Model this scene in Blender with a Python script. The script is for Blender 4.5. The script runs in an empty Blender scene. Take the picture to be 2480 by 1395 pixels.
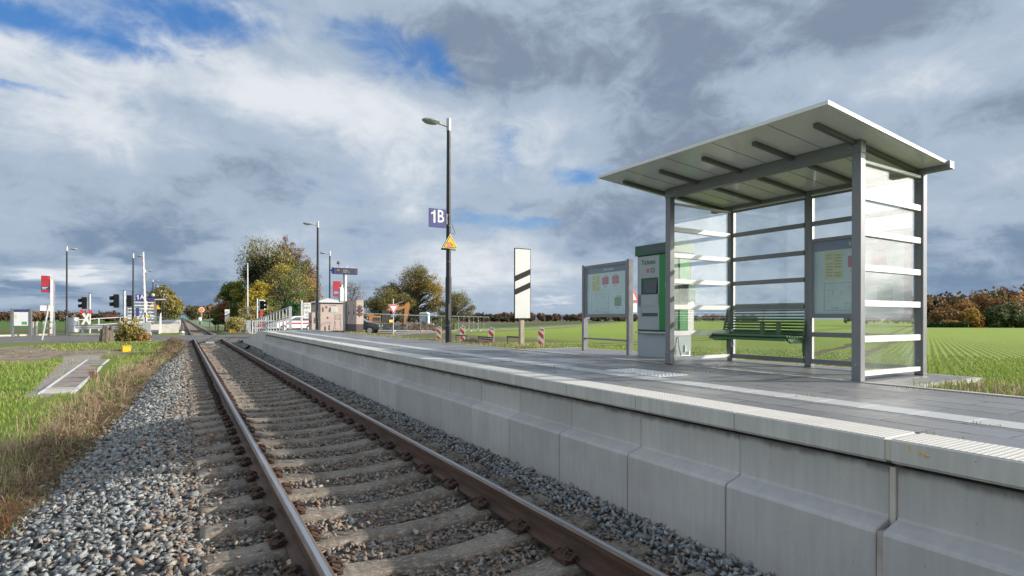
import bpy, bmesh, math, random
import numpy as np
from mathutils import Vector, Matrix
R=math.radians; PI=math.pi
sc=bpy.context.scene; C=sc.collection
rng=np.random.default_rng(7); random.seed(7)

# ---------------------------------------------------------------- helpers
def tag(o,label=None,cat=None,group=None,kind=None):
    if label:o['label']=label
    if cat:o['category']=cat
    if group:o['group']=group
    if kind:o['kind']=kind
    return o
def thing(name,label,cat,loc=(0,0,0),rz=0,group=None):
    o=bpy.data.objects.new(name,None);C.objects.link(o);o.location=loc;o.rotation_euler=(0,0,R(rz));o.empty_display_size=.2
    return tag(o,label,cat,group)
class MB:
    def __init__(s,M=None): s.v=[];s.f=[];s.m=[];s.M=M
    def add(s,vs,fs,mi=0):
        n=len(s.v)
        for p in vs:
            p=Vector(p)
            if s.M: p=s.M@p
            s.v.append(p[:])
        for f in fs: s.f.append([i+n for i in f]);s.m.append(mi)
        return s
    def box(s,x0,x1,y0,y1,z0,z1,mi=0):
        v=[(x0,y0,z0),(x1,y0,z0),(x1,y1,z0),(x0,y1,z0),(x0,y0,z1),(x1,y0,z1),(x1,y1,z1),(x0,y1,z1)]
        return s.add(v,[(0,3,2,1),(4,5,6,7),(0,1,5,4),(1,2,6,5),(2,3,7,6),(3,0,4,7)],mi)
    def cb(s,c,d,mi=0): return s.box(c[0]-d[0]/2,c[0]+d[0]/2,c[1]-d[1]/2,c[1]+d[1]/2,c[2]-d[2]/2,c[2]+d[2]/2,mi)
    def tube(s,path,r,n=8,mi=0,caps=True,sq=False):
        P=[Vector(p) for p in path]; rs=r if isinstance(r,(list,tuple)) else [r]*len(P)
        V=[];F=[];up=None
        for i,p in enumerate(P):
            t=(P[min(i+1,len(P)-1)]-P[max(i-1,0)]).normalized()
            if up is None:
                up=Vector((0,0,1)) if abs(t.z)<.9 else Vector((1,0,0))
            a=t.cross(up).normalized(); b=a.cross(t).normalized(); up=b
            for k in range(n):
                an=2*PI*k/n+(PI/4 if sq else 0); V.append(p+(a*math.cos(an)+b*math.sin(an))*rs[i])
        for i in range(len(P)-1):
            for k in range(n):
                F.append((i*n+k,i*n+(k+1)%n,(i+1)*n+(k+1)%n,(i+1)*n+k))
        if caps: F.append(tuple(range(n))[::-1]);F.append(tuple((len(P)-1)*n+k for k in range(n)))
        return s.add(V,F,mi)
    def cyl(s,c,r,h,n=16,mi=0,r2=None): return s.tube([c,(c[0],c[1],c[2]+h)],[r,r if r2 is None else r2],n,mi)
    def prism(s,poly,axis,a0,a1,mi=0):   # poly in the two other axes (in xyz order)
        def P(u,v,w): return {'x':(w,u,v),'y':(u,w,v),'z':(u,v,w)}[axis]
        n=len(poly);V=[P(u,v,a0) for u,v in poly]+[P(u,v,a1) for u,v in poly]
        F=[tuple(range(n))[::-1],tuple(range(n,2*n))]+[(i,(i+1)%n,n+(i+1)%n,n+i) for i in range(n)]
        return s.add(V,F,mi)
    def sphere(s,c,r,n=12,mi=0,sc_=(1,1,1)):
        V=[];F=[];m=n//2
        for i in range(m+1):
            th=PI*i/m
            for k in range(n): V.append((c[0]+r*sc_[0]*math.sin(th)*math.cos(2*PI*k/n),c[1]+r*sc_[1]*math.sin(th)*math.sin(2*PI*k/n),c[2]+r*sc_[2]*math.cos(th)))
        for i in range(m):
            for k in range(n): F.append((i*n+k,(i+1)*n+k,(i+1)*n+(k+1)%n,i*n+(k+1)%n))
        return s.add(V,F,mi)
    def build(s,name,mats,parent=None,bevel=0,smooth=False,loc=None,label=None,kind=None,seg=1):
        me=bpy.data.meshes.new(name);me.from_pydata(s.v,[],s.f)
        if not isinstance(mats,(list,tuple)): mats=[mats]
        for m in mats: me.materials.append(m)
        me.polygons.foreach_set('material_index',s.m)
        bm=bmesh.new();bm.from_mesh(me)
        bmesh.ops.recalc_face_normals(bm,faces=bm.faces)
        if bevel:
            es=[e for e in bm.edges if len(e.link_faces)==2 and e.calc_face_angle(0)>.6]
            bmesh.ops.bevel(bm,geom=es,offset=bevel,segments=seg,affect='EDGES',clamp_overlap=True)
        bm.to_mesh(me);bm.free()
        if smooth:
            me.polygons.foreach_set('use_smooth',[True]*len(me.polygons))
            try: me.set_sharp_from_angle(angle=R(35))
            except Exception: pass
        o=bpy.data.objects.new(name,me);C.objects.link(o)
        if parent: o.parent=parent
        if loc: o.location=loc
        tag(o,label,kind=kind)
        return o
def npmesh(name,V,F,mats,cols=None,parent=None,smooth=False):
    V=np.ascontiguousarray(V,dtype=np.float32);F=np.ascontiguousarray(F,dtype=np.int32)
    me=bpy.data.meshes.new(name);me.vertices.add(len(V));me.vertices.foreach_set('co',V.ravel())
    k=F.shape[1];me.loops.add(F.size);me.loops.foreach_set('vertex_index',F.ravel())
    me.polygons.add(len(F));me.polygons.foreach_set('loop_start',np.arange(0,F.size,k,dtype=np.int32))
    try: me.polygons.foreach_set('loop_total',np.full(len(F),k,dtype=np.int32))
    except Exception: pass
    if cols is not None:
        a=me.color_attributes.new('Col','FLOAT_COLOR','POINT')
        c=np.ones((len(V),4),np.float32);c[:,:3]=cols;a.data.foreach_set('color',c.ravel())
    for m in (mats if isinstance(mats,(list,tuple)) else [mats]): me.materials.append(m)
    if smooth: me.polygons.foreach_set('use_smooth',np.ones(len(F),dtype=bool))
    me.update(calc_edges=True);me.validate()
    o=bpy.data.objects.new(name,me);C.objects.link(o)
    if parent:o.parent=parent
    return o
def copy_tree(o,parent=None):
    c=o.copy();C.objects.link(c);c.parent=parent
    for ch in list(o.children): copy_tree(ch,c)
    return c
FONT=None
def text(name,s,size,m,parent,loc,rot=(PI/2,0,0),ext=.001,ax='CENTER',bold=0,sx=1):
    cu=bpy.data.curves.new('txt','FONT');cu.body=s;cu.size=size;cu.extrude=ext;cu.align_x=ax;cu.align_y='CENTER';cu.offset=bold;cu.resolution_u=3
    t=bpy.data.objects.new('txt',cu);C.objects.link(t)
    bpy.context.view_layer.update()
    me=bpy.data.meshes.new_from_object(t.evaluated_get(bpy.context.evaluated_depsgraph_get()))
    bpy.data.objects.remove(t)
    me.materials.clear();me.materials.append(m)
    o=bpy.data.objects.new(name,me);C.objects.link(o);o.parent=parent;o.location=loc;o.rotation_euler=rot;o.scale=(sx,1,1)
    return o
def sm(x,a,b):
    t=np.clip((np.asarray(x,float)-a)/(b-a),0,1);return t*t*(3-2*t)

# ---------------------------------------------------------------- node language
class S:
    def __init__(s,nt,o): s.nt=nt;s.o=o
    def m(s,op,*a,clamp=False):
        n=s.nt.nodes.new('ShaderNodeMath');n.operation=op;n.use_clamp=clamp
        for i,x in enumerate((s,)+a):
            if isinstance(x,S): s.nt.links.new(x.o,n.inputs[i])
            else: n.inputs[i].default_value=x
        return S(s.nt,n.outputs[0])
    def __add__(s,b): return s.m('ADD',b)
    def __sub__(s,b): return s.m('SUBTRACT',b)
    def __mul__(s,b): return s.m('MULTIPLY',b)
    def __truediv__(s,b): return s.m('DIVIDE',b)
    def __neg__(s): return s.m('MULTIPLY',-1.)
    def abs(s): return s.m('ABSOLUTE')
    def max(s,b): return s.m('MAXIMUM',b)
    def min(s,b): return s.m('MINIMUM',b)
    def clamp(s): return s.m('ADD',0.,clamp=True)
    def ss(s,a,b,lo=0.,hi=1.):
        n=s.nt.nodes.new('ShaderNodeMapRange');n.interpolation_type='SMOOTHSTEP'
        if a>b: a,b,lo,hi=b,a,hi,lo
        s.nt.links.new(s.o,n.inputs[0]);n.inputs[1].default_value=a;n.inputs[2].default_value=b;n.inputs[3].default_value=lo;n.inputs[4].default_value=hi
        return S(s.nt,n.outputs[0])
def col(nt,c): 
    n=nt.nodes.new('ShaderNodeRGB');n.outputs[0].default_value=(*c,1);return S(nt,n.outputs[0])
def mix(f,a,b,mode='MIX'):
    nt=f.nt if isinstance(f,S) else (a.nt if isinstance(a,S) else b.nt)
    n=nt.nodes.new('ShaderNodeMix');n.data_type='RGBA';n.blend_type=mode
    for i,x in ((0,f),(6,a),(7,b)):
        if isinstance(x,S): nt.links.new(x.o,n.inputs[i])
        elif i==0: n.inputs[0].default_value=x
        else: n.inputs[i].default_value=(*x,1)
    return S(nt,n.outputs[2])
def vec(nt,x,y,z):
    n=nt.nodes.new('ShaderNodeCombineXYZ')
    for i,a in enumerate((x,y,z)):
        if isinstance(a,S): nt.links.new(a.o,n.inputs[i])
        else: n.inputs[i].default_value=a
    return S(nt,n.outputs[0])
def sep(v):
    n=v.nt.nodes.new('ShaderNodeSeparateXYZ');v.nt.links.new(v.o,n.inputs[0]);return [S(v.nt,n.outputs[i]) for i in range(3)]
def vm(v,op,b=None,scale=None):
    n=v.nt.nodes.new('ShaderNodeVectorMath');n.operation=op;v.nt.links.new(v.o,n.inputs[0])
    if isinstance(b,S): v.nt.links.new(b.o,n.inputs[1])
    elif b is not None: n.inputs[1].default_value=b
    if scale is not None:
        if isinstance(scale,S): v.nt.links.new(scale.o,n.inputs['Scale'])
        else: n.inputs['Scale'].default_value=scale
    return S(v.nt,n.outputs['Value' if op in('LENGTH','DOT_PRODUCT','DISTANCE') else 'Vector'])
def noise(v,scale=5,detail=6,rough=.55,st=None,out=0,dist=0,lac=2.):
    nt=v.nt
    if st: v=vm(v,'MULTIPLY',st)
    n=nt.nodes.new('ShaderNodeTexNoise');nt.links.new(v.o,n.inputs['Vector']);n.inputs['Scale'].default_value=scale;n.inputs['Detail'].default_value=detail;n.inputs['Roughness'].default_value=rough;n.inputs['Distortion'].default_value=dist
    n.inputs['Lacunarity'].default_value=lac
    return S(nt,n.outputs[out])
def voro(v,scale,feat='F1',out='Distance',rand=1.):
    n=v.nt.nodes.new('ShaderNodeTexVoronoi');n.feature=feat;v.nt.links.new(v.o,n.inputs['Vector']);n.inputs['Scale'].default_value=scale;n.inputs['Randomness'].default_value=rand
    return S(v.nt,n.outputs[out])
def geo(nt,w='Position'): n=nt.nodes.new('ShaderNodeNewGeometry');return S(nt,n.outputs[w])
def obc(nt): n=nt.nodes.new('ShaderNodeTexCoord');return S(nt,n.outputs['Object'])
def attr(nt,a='Col'): n=nt.nodes.new('ShaderNodeAttribute');n.attribute_name=a;return S(nt,n.outputs['Color'])
def newmat(name):
    m=bpy.data.materials.new(name);m.use_nodes=True;nt=m.node_tree;b=nt.nodes['Principled BSDF'];return m,nt,b
def setin(nt,b,k,x):
    if isinstance(x,S): nt.links.new(x.o,b.inputs[k])
    elif isinstance(x,tuple): b.inputs[k].default_value=(*x,1)
    else: b.inputs[k].default_value=x
def bumpn(nt,b,h,strength=.5,dist=.01,prev=None):
    n=nt.nodes.new('ShaderNodeBump');n.inputs['Strength'].default_value=strength;n.inputs['Distance'].default_value=dist;nt.links.new(h.o,n.inputs['Height'])
    if prev: nt.links.new(prev.outputs[0],n.inputs['Normal'])
    nt.links.new(n.outputs[0],b.inputs['Normal']);return n
def sc3(c,k): return tuple(min(1,x*k) for x in c)
def pm(name,c,rough=.6,metal=0,v=.12,vs=4,bump=0,bs=60,c2=None,th=(.5,.7),c2s=3,spec=.5,st=None,coat=0,bd=.004):
    m,nt,b=newmat(name);p=obc(nt)
    n=noise(p,vs,6,.6,st)
    k=mix(n.ss(.3,.7),sc3(c,1-v),sc3(c,1+v))
    if c2: k=mix(noise(vm(p,'ADD',(7.3,1.1,3.3)),c2s,8,.65,st).ss(*th),k,c2)
    setin(nt,b,'Base Color',k)
    setin(nt,b,'Roughness',noise(p,vs*2,4).ss(.2,.8,max(0,rough-.08),min(1,rough+.08)));b.inputs['Metallic'].default_value=metal
    b.inputs['Specular IOR Level'].default_value=spec;b.inputs['Coat Weight'].default_value=coat
    if bump: bumpn(nt,b,noise(p,bs,5,.6),bump,bd)
    return m
MAT={}
# ---------------------------------------------------------------- materials
MAT['alu']=pm('anodised_aluminium',(.20,.208,.228),.42,.25,.05,3)
MAT['alu_dark']=pm('dark_aluminium',(.20,.205,.215),.4,.4,.06,3)
MAT['rail_alu']=pm('light_aluminium',(.80,.80,.80),.45,.1,.04,3)
MAT['galv']=pm('galvanised_steel',(.46,.49,.51),.45,.5,.12,9)
MAT['white']=pm('white_paint',(.66,.67,.68),.45,0,.04,2)
MAT['board_white']=pm('weathered_white_board',(.56,.575,.59),.5,0,.05,1.5,c2=(.51,.52,.51),th=(.55,.8),c2s=2)
MAT['red']=pm('red_paint',(.55,.045,.04),.45,0,.06,2)
MAT['dred']=pm('dull_red_enamel',(.38,.035,.045),.4,0,.05,2)
MAT['blue']=pm('dark_blue_enamel',(.045,.05,.20),.4,0,.05,2)
MAT['yellow']=pm('signal_yellow',(.80,.45,.01),.45,0,.05,3)
MAT['orange']=pm('orange_paint',(.85,.22,.02),.5,0,.05,3)
MAT['black']=pm('black_paint',(.009,.009,.010),.55,0,.1,3,spec=.2)
MAT['pole']=pm('anthracite_coating',(.016,.018,.024),.42,.0,.08,3)
MAT['dgrey']=pm('dark_grey_steel',(.07,.075,.08),.5,.2,.1,4)
MAT['green']=pm('green_coating',(.075,.175,.08),.4,0,.06,3)
MAT['mgreen']=pm('machine_green',(.01,.22,.05),.35,0,.05,3)
MAT['mdgreen']=pm('machine_dark_green',(.02,.10,.05),.35,0,.05,3)
MAT['mgrey']=pm('machine_grey',(.34,.39,.43),.4,.1,.04,3)
MAT['mwhite']=pm('machine_light_grey',(.60,.61,.61),.45,0,.04,3)
MAT['pink']=pm('pink_beige_panel',(.46,.375,.35),.6,0,.05,2)
MAT['pinkline']=pm('brown_drawing_ink',(.16,.105,.10),.6,0,.05,2)
MAT['brownbase']=pm('brown_plinth',(.10,.075,.072),.7,0,.1,3)
MAT['concrete_l']=pm('light_concrete',(.52,.49,.44),.85,0,.12,3,.3,90,(.36,.33,.29),(.55,.75))
MAT['kerb']=pm('kerb_concrete',(.42,.42,.40),.85,0,.15,5,.3,90)
MAT['wood']=pm('weathered_wood',(.34,.30,.25),.85,0,.25,6,.5,40,st=(6,6,.5))
MAT['stumpwood']=pm('old_stump_wood',(.14,.115,.095),.9,0,.4,5,.9,12,st=(4,4,.6),bd=.05)
MAT['bark']=pm('bark',(.10,.082,.065),.9,0,.3,5,.6,14,st=(3,3,.7),bd=.03)
MAT['palebark']=pm('pale_bark',(.34,.30,.25),.9,0,.3,5,.4,14)
MAT['soil']=pm('dug_soil',(.115,.075,.052),.95,0,.35,3,.9,9,bd=.06)
MAT['tyre']=pm('tyre_rubber',(.02,.02,.02),.8,0,.1,5)
MAT['carpaint']=pm('dark_car_paint',(.05,.058,.066),.25,.3,.05,3,coat=.7)
MAT['vanwhite']=pm('van_white',(.70,.72,.74),.3,0,.03,3,coat=.5)
MAT['exc']=pm('excavator_orange',(.20,.078,.010),.7,0,.12,2)
MAT['toilet']=pm('grey_blue_plastic',(.33,.40,.47),.5,0,.08,2)
MAT['toilet_t']=pm('teal_plastic',(.10,.32,.38),.5,0,.08,2)
MAT['cable']=pm('black_cable',(.02,.02,.02),.6,0,.1,5)
MAT['lens']=pm('lamp_lens',(.35,.36,.36),.2,0,.1,8)
MAT['screen']=pm('dark_screen',(.05,.065,.09),.12,0,.05,2)
MAT['dispscreen']=pm('display_screen_olive',(.06,.055,.04),.3,0,.05,2)
MAT['paper']=pm('poster_paper',(.66,.76,.76),.5,0,.06,2)
MAT['paperw']=pm('poster_white',(.78,.82,.82),.5,0,.04,3)
MAT['papery']=pm('poster_yellow',(.74,.72,.34),.5,0,.04,3)
MAT['paperr']=pm('poster_red',(.55,.14,.15),.5,0,.12,9)
MAT['paperg']=pm('poster_green',(.12,.33,.16),.5,0,.12,9)
MAT['ink']=pm('printed_ink',(.10,.12,.13),.5,0,.05,3)
MAT['header']=pm('board_header_blue',(.10,.14,.24),.4,0,.05,3)
MAT['headert']=pm('board_header_text',(.55,.60,.70),.4,0,.05,3)
MAT['glassgreen']=pm('green_glass_edge',(.02,.13,.07),.2,0,.05,3)
MAT['signgrey']=pm('sign_back_grey',(.12,.13,.15),.5,.2,.06,3)
MAT['roofp']=pm('roof_panel_cream',(.68,.685,.69),.16,0,.03,1.2)
MAT['roofedge']=pm('roof_edge_white',(.74,.76,.78),.4,0,.03,2)
MAT['rafter']=pm('rafter_grey_brown',(.13,.13,.125),.5,.2,.06,3)
MAT['moss']=pm('moss',(.05,.10,.012),.95,0,.3,20)
MAT['clip']=pm('rusty_clip',(.085,.050,.038),.8,.2,.3,25,.4,60,(.035,.022,.018),(.5,.7),20)

def rail_mats():
    m,nt,b=newmat('rusty_rail_side');p=geo(nt)
    n=noise(p,6,8,.65,(1,.25,3));n2=noise(p,40,4)
    k=mix(n.ss(.3,.75),(.075,.045,.034),(.15,.098,.072));k=mix(n2.ss(.55,.8)*.5,k,(.20,.13,.09))
    setin(nt,b,'Base Color',k);b.inputs['Roughness'].default_value=.62;b.inputs['Metallic'].default_value=.25
    bumpn(nt,b,n2,.3,.002);MAT['rail']=m
    m,nt,b=newmat('polished_rail_head');p=geo(nt);n=noise(p,5,6,.7,(6,.15,1))
    setin(nt,b,'Base Color',mix(n.ss(.35,.7),(.40,.42,.46),(.56,.58,.62)));b.inputs['Metallic'].default_value=.9
    setin(nt,b,'Roughness',n.ss(.3,.7,.28,.42));MAT['railtop']=m
    m,nt,b=newmat('rail_head_shoulder');p=geo(nt);n=noise(p,9,6,.7,(3,.3,1))
    setin(nt,b,'Base Color',mix(n.ss(.35,.7),(.13,.098,.078),(.24,.185,.15)));b.inputs['Metallic'].default_value=.35;b.inputs['Roughness'].default_value=.5;MAT['railsh']=m
rail_mats()
def concrete_wall():
    m,nt,b=newmat('wall_concrete');p=geo(nt);x,y,z=sep(p)
    streak=noise(p,9,6,.6,(1,2.2,.22));blot=noise(p,1.7,8,.65);fine=noise(p,60,4,.6)
    k=mix(streak.ss(.28,.72),(.47,.475,.47),(.56,.56,.55))
    k=mix(blot.ss(.4,.70)*.6,k,(.39,.385,.375))
    k=mix(fine.ss(.3,.7)*.25,k,(.52,.52,.51))
    pits=voro(p,26).ss(.06,.10,1,0)*noise(p,5,3).ss(.52,.6)
    k=mix(pits*.8,k,(.10,.10,.10))
    # damp dirty stain hanging from the shadow gap under the coping
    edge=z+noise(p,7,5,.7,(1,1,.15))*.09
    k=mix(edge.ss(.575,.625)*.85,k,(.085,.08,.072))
    wl=noise(vm(p,'ADD',(3,1,0)),3.2,6,.6,(1,1,.12)).ss(.56,.72)
    k=mix(wl*.25,k,(.31,.30,.285));foot=(z+noise(p,3,5)*.16).ss(-.05,-.20);k=mix(foot*.4,k,(.27,.235,.20))
    bl=S(nt,nt.nodes.new('ShaderNodeObjectInfo').outputs['Random'])
    k=mix(bl.ss(0,1,0,.3),k,(.30,.305,.32))
    setin(nt,b,'Base Color',k);b.inputs['Roughness'].default_value=.85;b.inputs['Specular IOR Level'].default_value=.3
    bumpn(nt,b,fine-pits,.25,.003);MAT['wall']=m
    m,nt,b=newmat('coping_concrete');p=geo(nt)
    streak=noise(p,7,6,.6,(1,2,.3));fine=noise(p,70,4,.6)
    k=mix(streak.ss(.32,.72),(.50,.505,.49),(.61,.61,.585))
    pits=voro(p,22).ss(.05,.09,1,0)*noise(p,4,3).ss(.5,.56)
    k=mix(pits*.85,k,(.09,.09,.09));k=mix(noise(p,2,6).ss(.5,.7)*.3,k,(.30,.30,.28))
    setin(nt,b,'Base Color',k);b.inputs['Roughness'].default_value=.8;bumpn(nt,b,fine-pits,.25,.003);MAT['coping']=m
    # white studded tread
    m,nt,b=newmat('white_studded_surface');p=geo(nt);x,y,z=sep(p)
    pit=.027
    s1=((x*(1/pit))+(y*(1/pit))).m('MULTIPLY',PI).m('SINE');s2=((x*(1/pit))-(y*(1/pit))).m('MULTIPLY',PI).m('SINE')
    h=(s1*s2).ss(-.2,.6);n=noise(p,3,7,.6)
    k=mix(h,(.50,.49,.46),(.84,.83,.79));k=mix(n.ss(.5,.75)*.5,k,(.52,.50,.44))
    setin(nt,b,'Base Color',k);b.inputs['Roughness'].default_value=.7;bumpn(nt,b,h,.8,.004);MAT['tread']=m
    m,nt,b=newmat('ribbed_guide_paving');p=geo(nt);x,y,z=sep(p)
    rib=((x*(1/.03)).m('MULTIPLY',2*PI)).m('SINE').ss(-.3,.5)
    ty=(y*(1/.305)).m('FRACT');row=(ty.ss(.86,.9)*ty.ss(.97,1.,1,0));stud=((x*(1/.022)).m('MULTIPLY',2*PI)).m('SINE').ss(0,.6)
    k=mix(rib,(.40,.42,.43),(.56,.58,.585));k=mix(row*stud,k,(.80,.80,.78));k=mix(noise(p,2.3,6).ss(.45,.7)*.4,k,(.42,.43,.43))
    setin(nt,b,'Base Color',k);b.inputs['Roughness'].default_value=.55;bumpn(nt,b,rib+row*stud*1.5,.6,.004);MAT['guide']=m
concrete_wall()
def paving(name,c1,c2,gap,w=.30,l=.60,axis=0):
    m,nt,b=newmat(name);p=geo(nt);x,y,z=sep(p)
    if axis: x,y=y,x
    r=(x/w);ri=r.m('FLOOR');rf=r.m('FRACT');q=y/l+ri*.5;qi=q.m('FLOOR');qf=q.m('FRACT')
    ex=rf.min(-rf+1.)*w;ey=qf.min(-qf+1.)*l
    jx=ex.ss(.006,.013,1,0);jy=ey.ss(.004,.010,1,0)
    wn=nt.nodes.new('ShaderNodeTexWhiteNoise');wn.noise_dimensions='2D';nt.links.new(vec(nt,ri,qi,0.).o,wn.inputs['Vector']);rn=S(nt,wn.outputs['Value'])
    f=noise(p,70,4,.6);bl=noise(p,1.3,7,.65)
    k=mix(rn,c1,c2);k=mix(f.ss(.35,.7)*.3,k,sc3(c2,1.35));k=mix(bl.ss(.45,.7)*.35,k,sc3(c1,.8))
    k=mix(noise(p,.9,3).ss(.55,.75)*.25,k,sc3(c2,1.5));sandy=mix(noise(p,6,4).ss(.45,.6),gap,(.20,.185,.155));k=mix(jx.max(jy*.6),k,sandy)
    setin(nt,b,'Base Color',k);setin(nt,b,'Roughness',bl.ss(.35,.65,.33,.62))
    bumpn(nt,b,f*.15-jx.max(jy*.7),.5,.004);MAT[name]=m
paving('platform_tiles',(.155,.16,.17),(.225,.23,.24),(.03,.03,.032))
paving('bay_tiles',(.20,.20,.205),(.26,.26,.26),(.07,.07,.07),.2,.3)
def asphalt():
    m,nt,b=newmat('asphalt');p=geo(nt);f=noise(p,60,4,.7);bl=noise(p,.6,7,.65)
    k=mix(bl.ss(.35,.7),(.105,.10,.10),(.17,.165,.16));k=mix(f.ss(.45,.7)*.4,k,(.24,.235,.23))
    setin(nt,b,'Base Color',k);b.inputs['Roughness'].default_value=.8;bumpn(nt,b,f,.4,.006);MAT['asphalt']=m
    m,nt,b=newmat('gravel_track');p=geo(nt);f=noise(p,18,6,.7);bl=noise(p,.5,7,.65)
    k=mix(bl.ss(.35,.7),(.19,.165,.14),(.30,.27,.235));k=mix(f.ss(.5,.7)*.5,k,(.36,.33,.30))
    setin(nt,b,'Base Color',k);b.inputs['Roughness'].default_value=.9;bumpn(nt,b,f,.6,.02);MAT['gravel']=m
asphalt()
def stone_mat():
    m,nt,b=newmat('ballast_stone');p=geo(nt);a=attr(nt)
    f=noise(p,90,4,.7);g=noise(p,25,3)
    k=mix(1.,a,mix(f.ss(.3,.7),(.72,.72,.72),(1.3,1.3,1.3)),'MULTIPLY')
    setin(nt,b,'Base Color',k);b.inputs['Roughness'].default_value=.8;b.inputs['Specular IOR Level'].default_value=.35;bumpn(nt,b,f,.4,.003);MAT['stone']=m
    m,nt,b=newmat('ballast_bed');p=geo(nt);v=voro(p,22,out='Color');vd=voro(p,22)
    k=mix(1.,(.17,.15,.135),v,'OVERLAY');k=mix(vd.ss(.2,.6),(.22,.21,.20),(.11,.10,.09))
    k=mix(noise(p,1.2,6).ss(.4,.7)*.5,k,(.11,.095,.08))
    setin(nt,b,'Base Color',k);b.inputs['Roughness'].default_value=.95;bumpn(nt,b,-vd,1.,.03);MAT['bed']=m
    m,nt,b=newmat('sleeper_concrete');p=geo(nt);f=noise(p,55,5,.7,(.5,1,1));bl=noise(p,2.2,7,.65)
    k=mix(bl.ss(.35,.65),(.115,.095,.078),(.225,.195,.162));k=mix(f.ss(.5,.66)*.8,k,(.36,.33,.29));k=mix(f.ss(.28,.45,1,0)*.7,k,(.06,.048,.038))
    setin(nt,b,'Base Color',k);b.inputs['Roughness'].default_value=.9;bumpn(nt,b,f,.7,.006);MAT['sleeper']=m
stone_mat()
def leafmat(name,tr=.35,rough=.55):
    m,nt,b=newmat(name);a=attr(nt);setin(nt,b,'Base Color',a);b.inputs['Roughness'].default_value=rough;b.inputs['Specular IOR Level'].default_value=.3
    t=nt.nodes.new('ShaderNodeBsdfTranslucent');nt.links.new(a.o,t.inputs['Color']);mx=nt.nodes.new('ShaderNodeMixShader');mx.inputs[0].default_value=tr
    nt.links.new(b.outputs[0],mx.inputs[1]);nt.links.new(t.outputs[0],mx.inputs[2]);nt.links.new(mx.outputs[0],nt.nodes['Material Output'].inputs[0]);MAT[name]=m
leafmat('leaf');leafmat('grass_blade',.3,.6)
def glass(name,tint,refl=1.,alpha=1.):
    m,nt,b=newmat(name);nt.nodes.remove(b)
    t=nt.nodes.new('ShaderNodeBsdfTransparent');t.inputs[0].default_value=(*tint,1)
    g=nt.nodes.new('ShaderNodeBsdfGlossy');g.inputs['Roughness'].default_value=.01
    f=nt.nodes.new('ShaderNodeFresnel');ior=geo(nt,'Backfacing').ss(0,1,1.62,1/1.62);nt.links.new(ior.o,f.inputs[0])
    d=nt.nodes.new('ShaderNodeBsdfDiffuse');d.inputs[0].default_value=(.6,.65,.62,1)
    mx=nt.nodes.new('ShaderNodeMixShader');nt.links.new(f.outputs[0],mx.inputs[0]);nt.links.new(t.outputs[0],mx.inputs[1]);nt.links.new(g.outputs[0],mx.inputs[2])
    m2=nt.nodes.new('ShaderNodeMixShader');p=geo(nt)
    dirt=noise(p,2.2,6,.6).ss(.35,.8,.025,.095)*alpha
    nt.links.new(dirt.o,m2.inputs[0]);nt.links.new(mx.outputs[0],m2.inputs[1]);nt.links.new(d.outputs[0],m2.inputs[2])
    nt.links.new(m2.outputs[0],nt.nodes['Material Output'].inputs[0]);MAT[name]=m
glass('clear_glass',(.975,.99,.98));glass('case_glass',(.94,.98,.985),alpha=.3);glass('cab_glass',(.35,.45,.45))

# ---------------------------------------------------------------- camera
F=1365.64;TH=30.3493;CZ=1.332
cd=bpy.data.cameras.new('camera');cam=bpy.data.objects.new('camera',cd);C.objects.link(cam);sc.camera=cam
cam.location=(0,0,CZ);cd.sensor_width=36;cd.lens=36*F/2480;cd.clip_start=.05;cd.clip_end=6000
cd.shift_y=(770.15-697.5)/2480
cam.matrix_world=Matrix.Translation((0,0,CZ))@Matrix.Rotation(R(-TH),4,'Z')@Matrix.Rotation(R(90),4,'X')@Matrix.Rotation(R(.1153),4,'Z')
sc.render.resolution_x=1024;sc.render.resolution_y=576
sc.view_settings.view_transform='Standard';sc.view_settings.look='None';sc.view_settings.exposure=.15;sc.view_settings.gamma=1
sc.render.engine='CYCLES';sc.cycles.use_denoising=True;sc.cycles.max_bounces=8;sc.cycles.transparent_max_bounces=16;sc.cycles.caustics_reflective=False;sc.cycles.caustics_refractive=False
sc.cycles.sample_clamp_indirect=6

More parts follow.
